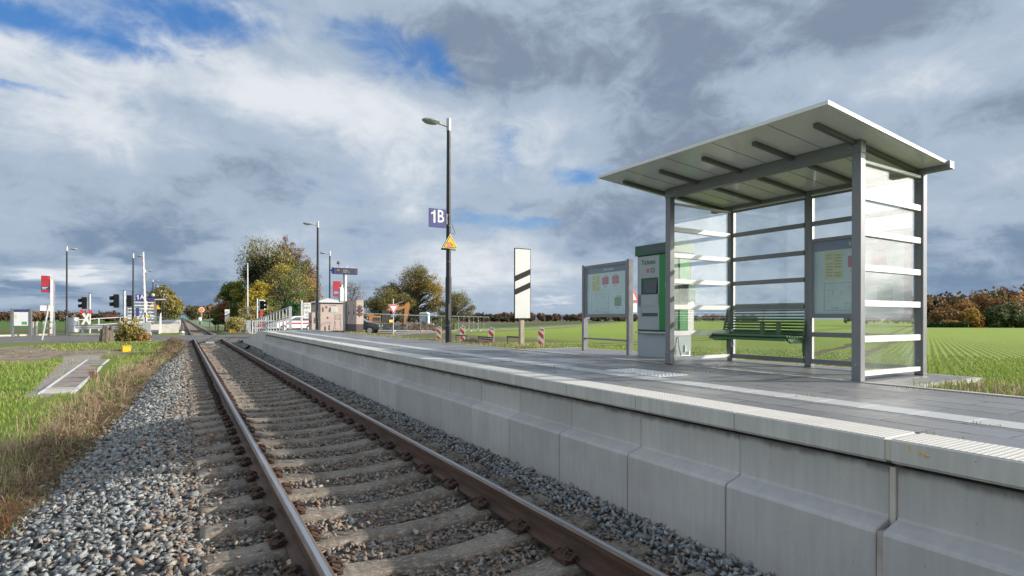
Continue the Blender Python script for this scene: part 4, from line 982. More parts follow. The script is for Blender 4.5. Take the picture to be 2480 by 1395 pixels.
# little red and white barrier
wb=thing('pedestrian_gate','low white tubular barrier with red bands beside the notice board','barrier',(-9.1,51.6,0),-20)
for x,y in ((0,0),(.40,-.3),(.72,-.1),(.95,.25),(1.35,0)): MB().box(x-.035,x+.035,y-.03,y+.03,0,1.0).build('post',MAT['white'],wb)
for z in (.97,.55,.08):
    MB().box(.04,.36,-.02,.02,z-.03,z+.03).box(.78,1.3,-.02,.02,z-.03,z+.03).build('rail',MAT['white'],wb)
    MB().box(.12,.30,-.024,.024,z-.034,z+.034).box(.98,1.16,-.024,.024,z-.034,z+.034).build('red_band',MAT['red'],wb)
bp=thing('leaning_sign','leaning grey pole carrying small white plates seen from behind','road sign',(-6.93,42.1,-.05))
MB().tube([(-.12,0,-.2),(.22,.05,2.1)],.05,8).build('post',MAT['galv'],bp,smooth=True)
MB().box(-.18,.12,.02,.04,1.74,2.06).box(.22,.44,.02,.04,1.72,2.02).build('plate',MAT['white'],bp)
ln=thing('litter_bin','round grey litter bin at the foot of the left lamp post','litter bin',(-6.85,51.9,0))
MB().cyl((0,0,.25),.34,1.05,18).build('bin_body',MAT['galv'],ln,smooth=True);MB().cyl((0,0,1.3),.30,.06,18).build('lid',MAT['dgrey'],ln,smooth=True);MB().box(-.42,-.35,-.05,.05,0,1.4).build('post',MAT['galv'],ln)
gd=thing('guard_rail','long low light guard rail between the litter bin and the tree stump','guard rail',(-6.5,50.0,0),-4)
MB().prism([(-.04,.50),(.02,.56),(-.02,.63),(.02,.70),(-.04,.78),(-.06,.78),(-.0,.70),(-.04,.63),(-.0,.56),(-.06,.50)],'x',0,4.2).build('beam',MAT['galv'],gd)
for x in (.4,1.6,2.8,4.0): MB().box(x-.06,x+.06,0,.08,-.1,.72).build('post',MAT['galv'],gd)
cs=MB().box(0,.6,-.2,.2,0,.22).box(.75,1.2,-.2,.2,0,.2).box(1.5,2.4,-.2,.2,0,.2).box(2.7,3.0,-.2,.2,0,.24).build('kerb_blocks',MAT['concrete_l'],None,bevel=.02);cs.location=(-4.9,48.6,0);tag(cs,'loose pale kerb stones under the guard rail','kerb stones')
def railing(P,h,m,label,name='railing',post=1.5,r=.025,rails_=(1,.5),mx=None):
    t=thing(name,label,'railing',P[0]);O=Vector(P[0]);Q=[Vector(p)-O for p in P]
    for f in rails_: MB().tube([q+Vector((0,0,h*f)) for q in Q],r,6).build('rail',m,t,smooth=True)
    for i in range(len(Q)-1):
        L=(Q[i+1]-Q[i]).length;n=max(1,int(L/post))
        for k in range(n+(i==len(Q)-2)):
            q=Q[i]+(Q[i+1]-Q[i])*(k/n);MB().tube([q,q+Vector((0,0,h))],r*1.1,6).build('post',m,t)
railing([(-7.6,59.2,.05),(-4.6,59.2,.28),(-2.9,59.6,.30)],1.05,MAT['white'],'white tube railing along the ramp behind the left crossing signals',r=.042)
railing([(-2.6,57.0,.12),(-1.55,57.0,.12)],1.25,MAT['white'],'short white railing at the near end of the far platform',post=.6,rails_=(1,.55,.08),r=.042)
# sloping ramp fence: wide flat posts
rf=thing('ramp_fence','grey ramp fence with broad flat uprights descending to the crossing','fence',(4.75,30.4,0))
N=14
for k in range(N):
    y=k*1.2;zb=.74-.72*k/(N-1);w=.075 if k in(0,8,13) else .032
    MB().box(-w,w,y-.02,y+.02,zb,zb+1.12).build('upright',MAT['galv'],rf)
MB().tube([(0,0,1.88),(0,1.2*(N-1),1.16)],.035,6).build('top_rail',MAT['galv'],rf);MB().tube([(-.04,0,1.35),(-.04,1.2*(N-1),.62)],.018,6).build('handrail',MAT['dgrey'],rf)
railing([(4.9,49.6,0),(7.2,49.3,0),(9.4,49.0,0)],1.05,MAT['white'],'thin white tube railing across the road behind the ramp fence',post=1.3,rails_=(1,.45),r=.04)
hs=thing('station_board','small white board lettered HET on a pale post left of the cabin','sign board',(5.82,33.4,.55))
MB().tube([(0,0,0),(0,0,1.75)],.045,10).build('post',MAT['white'],hs,smooth=True)
p=MB().box(.09,.50,-.02,.0,.72,1.62).build('panel',MAT['mwhite'],hs,bevel=.01)
text('lettering','BAHNHOF',.075,MAT['ink'],p,(.295,-.022,1.52));text('lettering','HET',.19,MAT['ink'],p,(.295,-.022,1.33),bold=.003);text('lettering','BÜ',.17,MAT['ink'],p,(.295,-.022,1.07));text('lettering','14',.15,MAT['ink'],p,(.295,-.022,.87))
# far platform
fp_=MB().box(-3.3,-.245,58.5,170,-.4,PZ-.001).build('far_platform',MAT['concrete_l'],kind='structure')
MB().box(-3.1,-.9,58.6,169,PZ,PZ+.004).build('far_platform_paving',MAT['platform_tiles'],kind='structure')
MB().box(-.86,-.56,58.6,169,PZ,PZ+.006).build('guide_strip',MAT['guide'],kind='structure')
MB().box(-3.2,-1.55,55.2,58.49,-.3,.18).build('far_platform_ramp',MAT['coping'],kind='structure')
ww=MB().prism([(53.6,.0),(57.4,.0),(57.4,1.72),(56.6,1.55),(54.2,.55)],'x',-1.62,-1.52).build('wing_wall',MAT['coping'],None,bevel=.01);tag(ww,'pale triangular wing wall at the near end of the far platform','wall')
s2=thing('platform_shelter','small distant shelter with flat roof on the far platform','waiting shelter',(-4.6,66,.7))
for x,y in ((0,0),(2.3,0),(0,3),(2.3,3)): MB().box(x-.06,x+.06,y-.06,y+.06,0,2.3).build('post',MAT['alu'],s2)
for y in (0,3):
    g=MB().box(.07,2.23,y-.01,y+.01,.1,2.2).build('glass_pane',MAT['clear_glass'],s2)
    for k in range(7): MB().box(.07,2.23,y-.035,y-.012,.15+k*.32,.22+k*.32).build('cross_rail',MAT['rail_alu'],s2)
MB().prism([(-.2,2.36),(-.2,2.30),(3.2,2.40),(3.2,2.46)],'y',-.2,3.2).build('roof',MAT['roofp'],s2)
s1a=thing('platform_number_sign','blue 1A sign with white lettering on the lamp post behind the barrier','platform sign',(-2.55,49.1,2.75))
MB().box(-.36,.28,-.02,.02,-.25,.25).build('panel',MAT['blue'],s1a)
MB().prism([(-.30+a,-.13+b) for a,b in one(.34)],'y',-.028,-.022).build('digit',MAT['white'],s1a)
text('lettering','A',.46,MAT['white'],s1a,(.05,-.025,.04),bold=.006,sx=.85)
d2=thing('train_display','blue train display on the far platform below the 1A sign','display board',(-2.75,60.4,PZ))
MB().tube([(0,0,0),(0,0,2.3)],.08,8).build('pole',MAT['galv'],d2);MB().box(-.40,.62,-.12,.12,2.10,2.36).build('display_box',MAT['blue'],d2);MB().sphere((.5,0,2.62),.14,8).build('camera',MAT['white'],d2)
b3=thing('blue_notice','narrow blue notice plate on the side of the 1A lamp post','notice plate',(-2.88,48.9,1.72))
MB().box(-.0,.22,-.02,.02,-.30,.30).build('panel',MAT['blue'],b3)
ge='small warning triangles on poles along the far platform'
for x,y,lb in ((-3.05,81.1,'yellow warning triangle on the far platform, larger one on the left'),(-3.05,97.6,'yellow warning triangle on the far platform, smaller one on the right')):
    t=thing('warning_triangle',lb,'warning sign',(x,y,2.75),0,ge)
    MB().prism(tri(.75),'y',0,.03).build('panel',MAT['yellow'],t);MB().box(-.2,.2,.0,.04,-.75,-.33).build('lower_plate',MAT['black'],t)
oc=thing('speed_disc','round orange disc with white rim on a post beside the track','railway signal',(3.62,136.9,.0))
MB().tube([(0,0,0),(0,0,2.9)],.09,8).build('post',MAT['wood'],oc)
MB().tube([(0,.02,2.95),(0,.0,2.95)],.56,24).build('rim',MAT['white'],oc);MB().tube([(0,-.02,2.95),(0,-.05,2.95)],.44,24).build('orange_disc',MAT['orange'],oc)
MB().box(-.15,.15,-.03,-.0,1.3,2.35).build('plate',MAT['wood'],oc)
mk_=thing('marker_post','small white round-headed marker beside the orange disc post','railway signal',(2.9,120,.0))
MB().box(-.08,.08,-.05,.05,0,.6).build('post',MAT['black'],mk_);MB().sphere((0,0,1.0),.3,10,sc_=(1,.6,1.3)).build('head',MAT['white'],mk_,smooth=True)
m2=thing('distance_board','narrow white board with one dark diagonal stripe beside the far bushes','railway sign',(4.0,64.5,.0))
MB().box(-.06,.06,0,.1,-.2,1.0).build('post',MAT['black'],m2);p=MB().box(-.22,.22,-.03,0,.9,2.15).build('panel',MAT['white'],m2);MB().prism([(-.22,1.40),(.22,1.62),(.22,1.72),(-.22,1.50)],'y',-.036,-.031).build('black_stripe',MAT['black'],p)
gy='small yellow boxes on the ground beside the track'
for x,y,z,lb in ((-2.17,30.7,-.30,'yellow box on a short foot in the grass of the left verge'),(3.7,54.0,-.05,'yellow box beyond the crossing below the narrow white board')):
    t=thing('yellow_box',lb,'connection box',(x,y,z),15,gy);MB().box(-.16,.16,-.13,.13,.05,.32).build('box_body',MAT['yellow'],t,bevel=.015);MB().box(-.17,.17,-.14,.14,.321,.35).build('lid',MAT['yellow'],t,bevel=.008);MB().tube([(0,0,-.2),(0,0,.06)],.04,6).build('foot',MAT['dgrey'],t)
# axle counter between the rails and odd bits
ax=thing('axle_counter','light metal sensor box with hoses lying between the rails before the crossing','track sensor',(1.38,36.7,-.17))
MB().box(-.22,.22,-.12,.12,0,.10).build('box_body',MAT['galv'],ax,bevel=.015)
for s in (-1,1): MB().tube([(s*.22,0,.05),(s*.38,.0,.09),(s*.52,-.05,.06),(s*.66,0,.0)],.035,8).build('hose',MAT['dgrey'],ax,smooth=True)
om=MB().box(-.10,.10,-.05,.05,0,.045).build('rail_marker',MAT['orange'],None,bevel=.01);om.location=(.82,28.5,-.16);tag(om,'small orange marker beside the inside of the left rail','marker')
for x,y,lb in ((3.0,36.6,'small dark stub sticking out of the ballast before the crossing'),(2.75,29.9,'dark offcut lying in the ballast near the end of the wall')):
    o=MB().tube([(-.12,0,0),(.10,.1,.16)],.06,8).build('pipe_stub',MAT['black'],None);o.location=(x,y,-.20);tag(o,lb,'pipe stub')
dw=thing('ground_light','small round grey device on the ballast at the far platform end','track device',(.05,54.5,-.3));MB().sphere((0,0,.35),.18,8).box(-.15,.15,-.1,.1,0,.3).build('device_body',MAT['galv'],dw)
# concrete frame slab in the verge
sb=thing('concrete_slab','long paved strip framed in concrete sunk into the left verge','paved slab',(-2.85,22.9,-.40),0)
pts=[Vector((-.02,-5.9,-.10)),Vector((.62,-6.1,-.10)),Vector((.28,5.6,-.02)),Vector((-.45,5.9,-.02))]
MAT['slabp']=pm('brown_grey_slab',(.25,.215,.195),.85,0,.2,3);sl=MB();n=9
for k in range(n):
    a0=k/n;a1=(k+1)/n-.012
    L0=pts[0].lerp(pts[3],a0);R0=pts[1].lerp(pts[2],a0);L1_=pts[0].lerp(pts[3],a1);R1=pts[1].lerp(pts[2],a1)
    MB().add([L0,R0,R1,L1_]+[q+Vector((0,0,.045)) for q in (L0,R0,R1,L1_)],[(0,3,2,1),(4,5,6,7),(0,1,5,4),(1,2,6,5),(2,3,7,6),(3,0,4,7)]).build('panel',MAT['slabp'] if k else MAT['concrete_l'],sb)
for a,b in ((0,3),(1,2)):
    MB().tube([pts[a]+Vector((0,0,.02)),pts[b]+Vector((0,0,.015))],.05,4,sq=True).build('frame_edge',MAT['white'],sb)

# ---------------------------------------------------------------- building site
def rot2(x,y,a): a=R(a);return x*math.cos(a)-y*math.sin(a),x*math.sin(a)+y*math.cos(a)
ex=thing('excavator','orange crawler excavator with boom bent down in front of the field tree','excavator',(20.8,68.6,gz(20.6,68.6)+.12),20);ex.scale=(.84,)*3
uc=MB()
for s in (-1,1): uc.prism([(-1.9,.25),(-1.6,.0),(1.6,.0),(1.9,.25),(1.9,.6),(1.6,.8),(-1.6,.8),(-1.9,.6)],'y',s*1.15-.28,s*1.15+.28)
uc.build('crawler_track',MAT['black'],ex,bevel=.03)
MB().box(-1.2,1.3,-1.0,1.0,.5,.95).build('undercarriage',MAT['dgrey'],ex)
MB().prism([(-2.3,1.05),(-2.4,1.9),(-1.9,2.15),(.3,2.15),(.9,2.0),(1.5,1.75),(1.6,1.0)],'y',-.35,1.2).build('engine_body',MAT['exc'],ex,bevel=.05)
MB().prism([(-2.3,1.05),(-2.35,1.9),(-.2,1.95),(-.1,1.05)],'y',-1.25,-.36).build('side_body',MAT['exc'],ex,bevel=.05)
MB().box(-1.7,-.2,-1.262,-1.252,1.2,1.7).build('grille',MAT['black'],ex)
cbn=MB().prism([(-.05,1.0),(-.05,2.7),(1.25,2.75),(1.6,2.2),(1.65,1.0)],'y',-1.25,-.40).build('cab',MAT['black'],ex,bevel=.04)
MB().prism([(.1,1.6),(.1,2.55),(1.15,2.6),(1.42,2.15),(1.42,1.6)],'y',-1.262,-1.252).build('cab_window',MAT['black'],cbn)
MB().box(1.3,2.1,-1.28,-1.1,1.0,1.35).build('step_guard',MAT['yellow'],ex)
bo=MB()
BP=[(.9,1.5),(1.5,2.4),(2.5,3.05),(4.0,3.0),(5.6,3.4)];wd=[.30,.36,.45,.34,.22]
up=[(p[0],p[1]+w) for p,w in zip(BP,wd)];dn=[(p[0],p[1]-w*.6) for p,w in zip(BP,wd)]
bo.prism(dn+up[::-1],'y',-.22,.22);bo.build('boom',MAT['exc'],ex,bevel=.03)
MB().prism([(5.1,3.7),(5.9,4.15),(6.2,3.65),(5.2,.6),(4.85,.55),(5.0,2.7)],'y',-.2,.2).build('dipper_arm',MAT['exc'],ex,bevel=.03)
MB().tube([(2.0,.0,3.3),(4.9,.0,4.15)],.09,8).tube([(1.6,.3,1.6),(2.7,.3,2.7)],.08,8).build('hydraulic_ram',MAT['dgrey'],ex)
MB().prism([(4.7,.6),(5.3,.6),(5.9,.1),(5.6,-.4),(4.8,-.45),(4.5,.0)],'y',-.55,.55).build('bucket',MAT['dgrey'],ex,bevel=.03)
eb=thing('excavator_bucket','grey steel digging bucket and orange machine part lying on the rubble','bucket',(26.0,66.2,gz(26,66)),-28)
MB().prism([(-1.2,.0),(1.0,-.1),(1.3,.9),(-1.1,1.0),(-1.5,.5)],'y',-.5,.5).build('bucket_shell',MAT['wood'],eb,bevel=.03);MB().box(-2.8,-1.3,-.4,.4,.0,.5).build('orange_part',MAT['orange'],eb,bevel=.05)
def heap(x,y,rx,ry,h,m,label,name='rubble_heap'):
    V=[];Fs=[];n=22;r2=random.Random(int(x*10))
    for j in range(n):
        for i in range(n):
            u,v=i/(n-1)*2-1,j/(n-1)*2-1;q=max(0,1-u*u)*max(0,1-v*v);V.append((u*rx,v*ry,-.1+q*h*(1+.6*r2.uniform(-1,1))))
    for j in range(n-1):
        for i in range(n-1): Fs.append((j*n+i,j*n+i+1,(j+1)*n+i+1,(j+1)*n+i))
    o=npmesh(name,V,Fs,MAT[m]);o.location=(x,y,gz(x,y));o.rotation_euler=(0,0,R(-30));tag(o,label,'rubble heap')
heap(20.6,62.3,2.4,1.4,.6,'dgrey','dark heap of broken slabs in front of the excavator')
heap(24.6,63.0,3.0,1.5,.75,'soil','brown soil heap below the excavator bucket')
pt=thing('portable_toilet','blue-grey portable toilet with rounded white roof beside the field tree','portable toilet',(26.75,67.8,gz(26.75,67.8)+.05),-35)
MB().box(-.55,.55,-.55,.55,0,2.0).build('cabin_wall',MAT['toilet'],pt,bevel=.04)
MB().prism([(-.60,2.0),(-.60,2.06),(-.45,2.28),(.45,2.28),(.60,2.06),(.60,2.0)],'y',-.60,.60).build('roof',MAT['white'],pt,bevel=.04)
MB().box(.30,.56,-.57,.57,.05,1.99).build('teal_corner',MAT['toilet_t'],pt);MB().box(-.4,.2,-.565,-.555,.1,1.9).build('door',MAT['toilet'],pt,bevel=.02);MB().box(-.2,.0,-.58,-.566,1.0,1.12).build('door_handle',MAT['black'],pt)
MB().box(.561,.57,-.5,.5,.1,1.9).build('side_panel',MAT['white'],pt)
# site fence: each panel is a thing
gf='mesh panels of the building site fence'
FP=[(13.9,57.6),(16.8,58.8),(20.0,59.9),(23.6,61.0),(26.4,61.6),(29.0,62.4),(31.0,63.6),(33.2,65.4),(36.0,67.6)]
wire=pm('thin_wire_mesh',(.5,.5,.48),.5,.3,.05)
ord_=['leftmost site fence panel behind the dark car','site fence panel in front of the excavator body','site fence panel right of the first, across the rubble heap','site fence panel behind the yield sign','site fence panel in front of the bucket','site fence panel in front of the field tree trunk','site fence panel in front of the portable toilet','rightmost site fence panel reaching the small tree']
for i in range(len(FP)-1):
    a,b=FP[i],FP[i+1];L=math.hypot(b[0]-a[0],b[1]-a[1]);an=math.degrees(math.atan2(b[1]-a[1],b[0]-a[0]));z=gz(*a);dz=gz(*b)-z
    t=thing('site_fence',ord_[i],'site fence',(a[0],a[1],z),an,gf)
    MB().tube([(0,0,.1),(L-.05,0,.1+dz),(L-.05,0,1.85+dz),(0,0,1.85),(0,0,.1)],.028,6).tube([(L/2,0,.1+dz/2),(L/2,0,1.85+dz/2)],.015,4).build('frame',MAT['galv'],t)
    w=MB()
    for k in range(1,int(L/.22)): w.tube([(k*.22,0,.1+dz*k*.22/L),(k*.22,0,1.85+dz*k*.22/L)],.0016,3,caps=False)
    w.build('wire_mesh',wire,t)
    MB().box(-.12,.12,-.3,.3,0,.14).build('foot_block',MAT['concrete_l'],t);MB().sphere((0,-.06,1.35),.06,6).build('clamp',MAT['papery'],t)
def car(x,y,rz,label,m,van=False):
    t=thing('van' if van else 'parked_car',label,'van' if van else 'car',(x,y,max(gz(x,y),0)),rz)
    if van: prof=[(-2.5,.35),(-2.5,2.2),(-2.3,2.35),(.9,2.4),(1.5,2.1),(2.0,1.25),(2.6,1.0),(2.7,.4)]
    else: prof=[(-2.0,.35),(-2.05,.85),(-1.8,.98),(-1.35,1.38),(-.9,1.48),(.2,1.46),(1.0,1.0),(1.75,.86),(2.0,.65),(2.0,.35)]
    MB().prism(prof,'y',-.85,.85).build('body',MAT[m],t,bevel=.06,smooth=True,seg=2)
    if van: w=[[(1.0,1.35),(1.0,2.05),(1.35,2.05),(1.75,1.35)]]
    else: w=[[(-1.55,1.0),(-1.2,1.34),(-.45,1.38),(-.45,1.0)],[(-.38,1.0),(-.38,1.38),(.15,1.36),(.75,1.0)]]
    for p in w:
        for s in (-1,1): MB().prism(p,'y',s*.852-.004,s*.852+.004).build('window',MAT['screen'],t)
    for wx in ((-1.6,1.75) if van else (-1.28,1.28)):
        for s in (-1,1):
            wh=MB().tube([(wx,s*.70,.33),(wx,s*.90,.33)],.33,18).build('wheel',MAT['tyre'],t,smooth=True);MB().tube([(wx,s*.895,.33),(wx,s*.91,.33)],.20,12).build('rim',MAT['galv'],wh)
    xf=2.71 if van else 2.0
    for s in (-1,1):
        MB().box(xf-.06,xf+.02,s*.62-.14,s*.62+.14,.62,.76).build('headlight',MAT['lens'],t);xb=-2.5 if van else -2.05
        MB().box(xb-.02,xb+.04,s*.68-.1,s*.68+.1,.75,.92).build('tail_light',MAT['red'],t)
    return t
car(12.15,45.7,-28,'dark grey car parked behind the tall pink cabinet','carpaint')
v1=car(8.9,56.0,-160,'white car with red door stripe parked behind the ramp fence','vanwhite')
MB().box(-1.2,1.1,.856,.862,.70,.88).build('red_stripe',MAT['dred'],v1)
ys=thing('yield_sign','red and white inverted triangle road sign on a thin grey post','road sign',(13.58,40.7,0),0)
MB().tube([(0,0,-.1),(0,0,2.75)],.035,10).build('post',MAT['galv'],ys,smooth=True)
it=lambda s,c:[(-s*.5,c+s*.289),(s*.5,c+s*.289),(0,c-s*.577)]
p=MB().prism(it(.84,2.06),'y',-.06,-.045).build('panel',MAT['white'],ys,bevel=.004);MB().prism(it(.77,2.06),'y',-.066,-.062).build('red_border',MAT['red'],p);MB().prism(it(.52,2.06),'y',-.071,-.068).build('white_field',MAT['white'],p)
rs=thing('road_sign','red-edged triangle sign half hidden between the info board and ticket machine','road sign',(17.28,18.95,gz(17.28,18.95)),0)
MB().tube([(0,0,-.1),(0,0,3.0)],.035,8).build('post',MAT['galv'],rs);p=MB().prism([(-.40,2.15),(.40,2.15),(0,2.84)],'y',-.05,-.04).build('panel',MAT['red'],rs,bevel=.01);MB().prism([(-.22,2.25),(.22,2.25),(0,2.62)],'y',-.055,-.051).build('white_field',MAT['white'],p)
MB().box(-.2,.24,-.05,-.04,1.70,2.10).build('lower_plate',MAT['white'],rs)
# ---------------------------------------------------------------- vegetation
RT=np.array([math.cos(R(TH)),-math.sin(R(TH))]);FW=np.array([math.sin(R(TH)),math.cos(R(TH))])
def leaf_quads(cent,size,r2,flat=.0):
    n=len(cent);a=r2.normal(size=(n,3));a/=np.linalg.norm(a,axis=1)[:,None];t=r2.normal(size=(n,3));b=np.cross(a,t);b/=np.linalg.norm(b,axis=1)[:,None]
    s=size*r2.uniform(.6,1.4,(n,1));a=a*s;b=b*s*.6
    V=np.stack([cent-a,cent+b,cent+a,cent-b],1).reshape(-1,3);Fq=np.arange(4*n).reshape(-1,4);return V,Fq
def tree(label,x,y,zb,th,tr,lobes,pals,leaf,n,seed,cat='tree',group=None,bark='bark',twig=3,bare=None,name='tree',cl=.55,btw=.035,forks=0,lean=0,droop=0):
    """lobes: (across,depth,z,r_across,r_z,clusters,palette index,leaf share)"""
    r2=np.random.default_rng(seed);t=thing(name,label,cat,(x,y,zb),0,group)
    tk=MB();trunk=[]
    for k in range(6):
        f=k/5;trunk.append(np.array([lean*f*RT[0]+r2.normal()*.04*th*.3*f,lean*f*RT[1]+r2.normal()*.04*th*.3*f,f*th]))
    trunk[0][:2]=0
    tk.tube([tuple(p) for p in [trunk[0]-np.array([0,0,.4])]+trunk],[tr*1.25,tr*1.1]+[tr*(1-.75*k/5) for k in range(1,6)],7)
    T=np.array(trunk);C_=[];W=[];P=[];tw=[]
    def at(f): f=min(max(f,0),1)*5;i=min(int(f),4);return T[i]*(1-(f-i))+T[i+1]*(f-i)
    for (a,b,z,ra,rz_,nc,pi,sh) in lobes:
        for _ in range(nc):
            d=r2.normal(size=3);d/=np.linalg.norm(d);rad=r2.uniform(.25,1)**.45
            q=np.array([0,0,z],float);q[:2]+=RT*(a+d[0]*ra*rad)+FW*(b+d[1]*ra*.8*rad);q[2]+=d[2]*rz_*rad
            if q[2]<.15: q[2]=.15+r2.random()*.2
            f=np.clip((q[2]/th)*.62-.05+r2.uniform(-.12,.12),.08,1);s=at(f);m=(s+q)/2;m[2]+=np.linalg.norm(q[:2]-s[:2])*.18-droop*.0
            L=np.linalg.norm(q-s)
            if L>.25: tk.tube([tuple(s),tuple(m*.6+s*.4+r2.normal(size=3)*.05*L),tuple(m*.5+q*.5+r2.normal(size=3)*.05*L),tuple(q)],[tr*.38,tr*.26,tr*.13,btw*.5],4,caps=False)
            for _t in range(twig):
                e=q+r2.normal(size=3)*np.array([ra,ra,rz_])*.30+np.array([0,0,.1*rz_-droop*r2.random()])
                m2=(q*.7+s*.3) if r2.random()<.5 else q
                tk.tube([tuple(m2),tuple((m2+e)/2+r2.normal(size=3)*.06),tuple(e)],[btw*.6,btw*.4,btw*.18],3,caps=False);tw.append((e,pi,sh))
            C_.append(q);W.append(sh);P.append((pi,min(ra,rz_)*cl))
    W=np.array(W);W=W/W.sum() if W.sum()>0 else W
    tk.build('trunk',MAT[bark],t)
    if n:
        cnt=r2.multinomial(n,W);cent=[];cols=[]
        for q,c,(pi,cr) in zip(C_,cnt,P):
            pal=pals[pi];base=np.array(pal[r2.integers(len(pal))])
            g=r2.normal(size=(c,3));g/=np.maximum(1e-6,np.linalg.norm(g,axis=1))[:,None];g=g*(r2.random((c,1))**.5)*cr*np.array([1,1,.75])
            cent.append(q+g);k=r2.random((c,1));alt=np.array([pal[i] for i in r2.integers(len(pal),size=c)]);cc=np.where(k<.72,base,alt)*r2.uniform(1.0,2.0,(c,1));cols.append(cc)
        cent=np.concatenate(cent);cols=np.concatenate(cols);cent[:,2]=np.maximum(cent[:,2],.05)
        V,Fq=leaf_quads(cent,leaf,r2);npmesh('crown',V,Fq,MAT['leaf'],np.repeat(cols,4,axis=0),t)
    return t
OL=[(.22,.21,.05),(.17,.17,.04),(.27,.24,.06),(.14,.14,.045)]
YE_=[(.42,.30,.03),(.34,.27,.04),(.26,.22,.04),(.20,.19,.04)]
IV=[(.022,.042,.012),(.032,.055,.016),(.016,.03,.010)]
RB=[(.20,.11,.08),(.16,.09,.065),(.24,.14,.09)]
RU=[(.30,.17,.06),(.24,.14,.06),(.20,.13,.05),(.28,.20,.07)]
GR=[(.10,.14,.035),(.14,.18,.045),(.08,.11,.03)]
RD=[(.32,.07,.04),(.25,.08,.05)]
LG=[(.30,.27,.10),(.24,.22,.08),(.36,.30,.13)]
TW=[(.20,.17,.13),(.17,.145,.115)]
pal=[OL,YE_,IV,RB,RU,GR,RD,LG,TW]
def at(u,d): # ground position along an image column, worked out beforehand with the same camera numbers
    a=(u-1240)/F;return (d*math.sin(R(TH))+a*d*math.cos(R(TH)),d*math.cos(R(TH))-a*d*math.sin(R(TH)))
def base(u,d): x,y=at(u,d);return x,y,gz(x,y)
gt='autumn trees behind the crossing'
x,y,z=base(640,64)
tree('tall ivy-covered tree with bare upper twigs, tallest of the group behind the crossing',x,y,z,8.0,.24,[(.2,0,6.2,2.0,2.6,60,2,1.5),(1.3,0,5.6,1.2,1.6,20,2,.5),(-.2,0,3.2,1.8,1.7,26,2,.7),(.2,0,8.6,2.9,1.9,64,0,.34),(-1.9,0,7.0,1.4,2.2,30,0,.30),(1.9,0,7.6,1.7,2.0,30,1,.20)],pal,.095,13000,11,group=gt,twig=6,btw=.024,cl=.45)
x,y,z=base(700,66)
tree('loose tree with dark reddish seed clusters at its twig ends, right of the ivy tree',x,y,z,7.5,.14,[(-.4,0,10.0,.9,.9,14,3,.12),(1.0,0,8.7,1.0,1.0,14,3,.14),(2.2,0,7.0,1.1,1.1,16,3,.20),(.6,0,6.6,2.2,1.9,34,0,.45),(2.2,0,4.8,1.7,1.7,30,4,.45),(-.3,0,8.0,1.5,1.2,20,1,.25)],pal,.09,8000,12,group=gt,twig=6,btw=.024,cl=.42)
x,y,z=base(690,61)
tree('yellow-green tree with pale forked trunk in the middle of the group',x,y,z,5.2,.13,[(-.9,0,4.6,1.7,1.8,30,0,.5),(1.0,0,4.8,1.7,1.9,30,5,.4),(0,0,6.0,1.5,1.3,22,1,.4),(-.3,0,2.8,2.1,1.3,28,0,.5),(1.5,0,2.5,1.6,1.2,20,7,.35),(-1.8,0,2.2,1.3,1.3,20,7,.4)],pal,.09,10500,13,group=gt,bark='palebark',twig=5,btw=.034,cl=.55)
x,y,z=base(622,59)
tree('golden yellow bush tree just right of the right barrier arm',x,y,z,3.6,.12,[(0,0,3.8,1.2,1.4,26,1,.6),(-.6,0,2.0,1.2,1.2,20,0,.5),(.9,0,2.2,1.3,1.3,20,5,.5)],pal,.09,6500,14,group=gt)
x,y,z=base(748,64)
tree('rust brown tree at the right end of the group beside the dark lamp post',x,y,z,4.2,.13,[(-.8,0,4.0,1.7,1.9,30,4,.6),(.4,0,2.6,1.4,1.5,22,4,.6),(-1.5,0,2.2,1.5,1.5,20,0,.5)],pal,.095,7500,15,group=gt)
x,y,z=base(583,61)
tree('olive yellow conical shrub tree left of the barrier arm',x,y,z,4.5,.12,[(0,0,4.0,.95,1.4,20,0,.6),(.2,0,2.2,1.2,1.5,22,5,.6),(.5,0,1.2,1.2,.9,12,1,.35)],[[(.15,.16,.025),(.19,.18,.03),(.11,.13,.025)]]+pal[1:],.11,5200,16,group=gt)
x,y,z=base(560,66)
tree('pale green loose tree at the upper left of the group',x,y,z,4.6,.10,[(-.2,0,4.6,1.1,1.1,18,5,.6),(-.9,0,3.4,1.0,.8,12,7,.3)],pal,.12,2600,17,group=gt)
x,y,z=base(570,63)
tree('dark evergreen columnar tree between the low red bush and the olive shrub',x,y,z,3.8,.12,[(0,0,2.4,.62,2.0,26,2,1)],pal,.11,4200,18,group=gt,cl=.8)
x,y,z=base(545,63)
tree('low bush with red leaves beside the narrow white board',x,y,z,2.0,.08,[(0,0,2.3,.7,.8,12,6,.6),(-.5,0,1.7,.7,.9,12,5,.5),(.5,0,1.5,.7,.9,12,3,.5)],pal,.11,2400,19,group=gt,cat='bush',name='bush')
x,y,z=base(528,66)
tree('small green bush at the far left edge of the group',x,y,z,1.6,.07,[(0,0,1.8,.75,1.1,18,5,1)],pal,.11,1900,20,group=gt,cat='bush',name='bush')
x,y,z=base(572,54)
tree('pale straw-coloured bush behind the second yellow box',x,y,z,1.0,.04,[(0,0,.75,.75,.75,22,7,1)],pal,.09,2200,21,cat='bush',name='bush',group=gt)
x,y,z=base(715,58)
tree('dark glossy evergreen shrub left of the lettered white board',x,y,z,2.6,.07,[(-.4,0,2.0,.75,1.1,20,2,1)],[pal[0],pal[1],[(.03,.075,.03),(.04,.10,.04)]]+pal[3:],.10,2600,22,cat='bush',name='bush',group=gt)
x,y,z=base(848,60)
tree('sparse grey twiggy tree behind the train display pole',x,y,z,4.2,.08,[(-.2,0,3.6,1.6,1.6,30,3,.3)],[TW]*9,.09,600,23,twig=6,btw=.022)
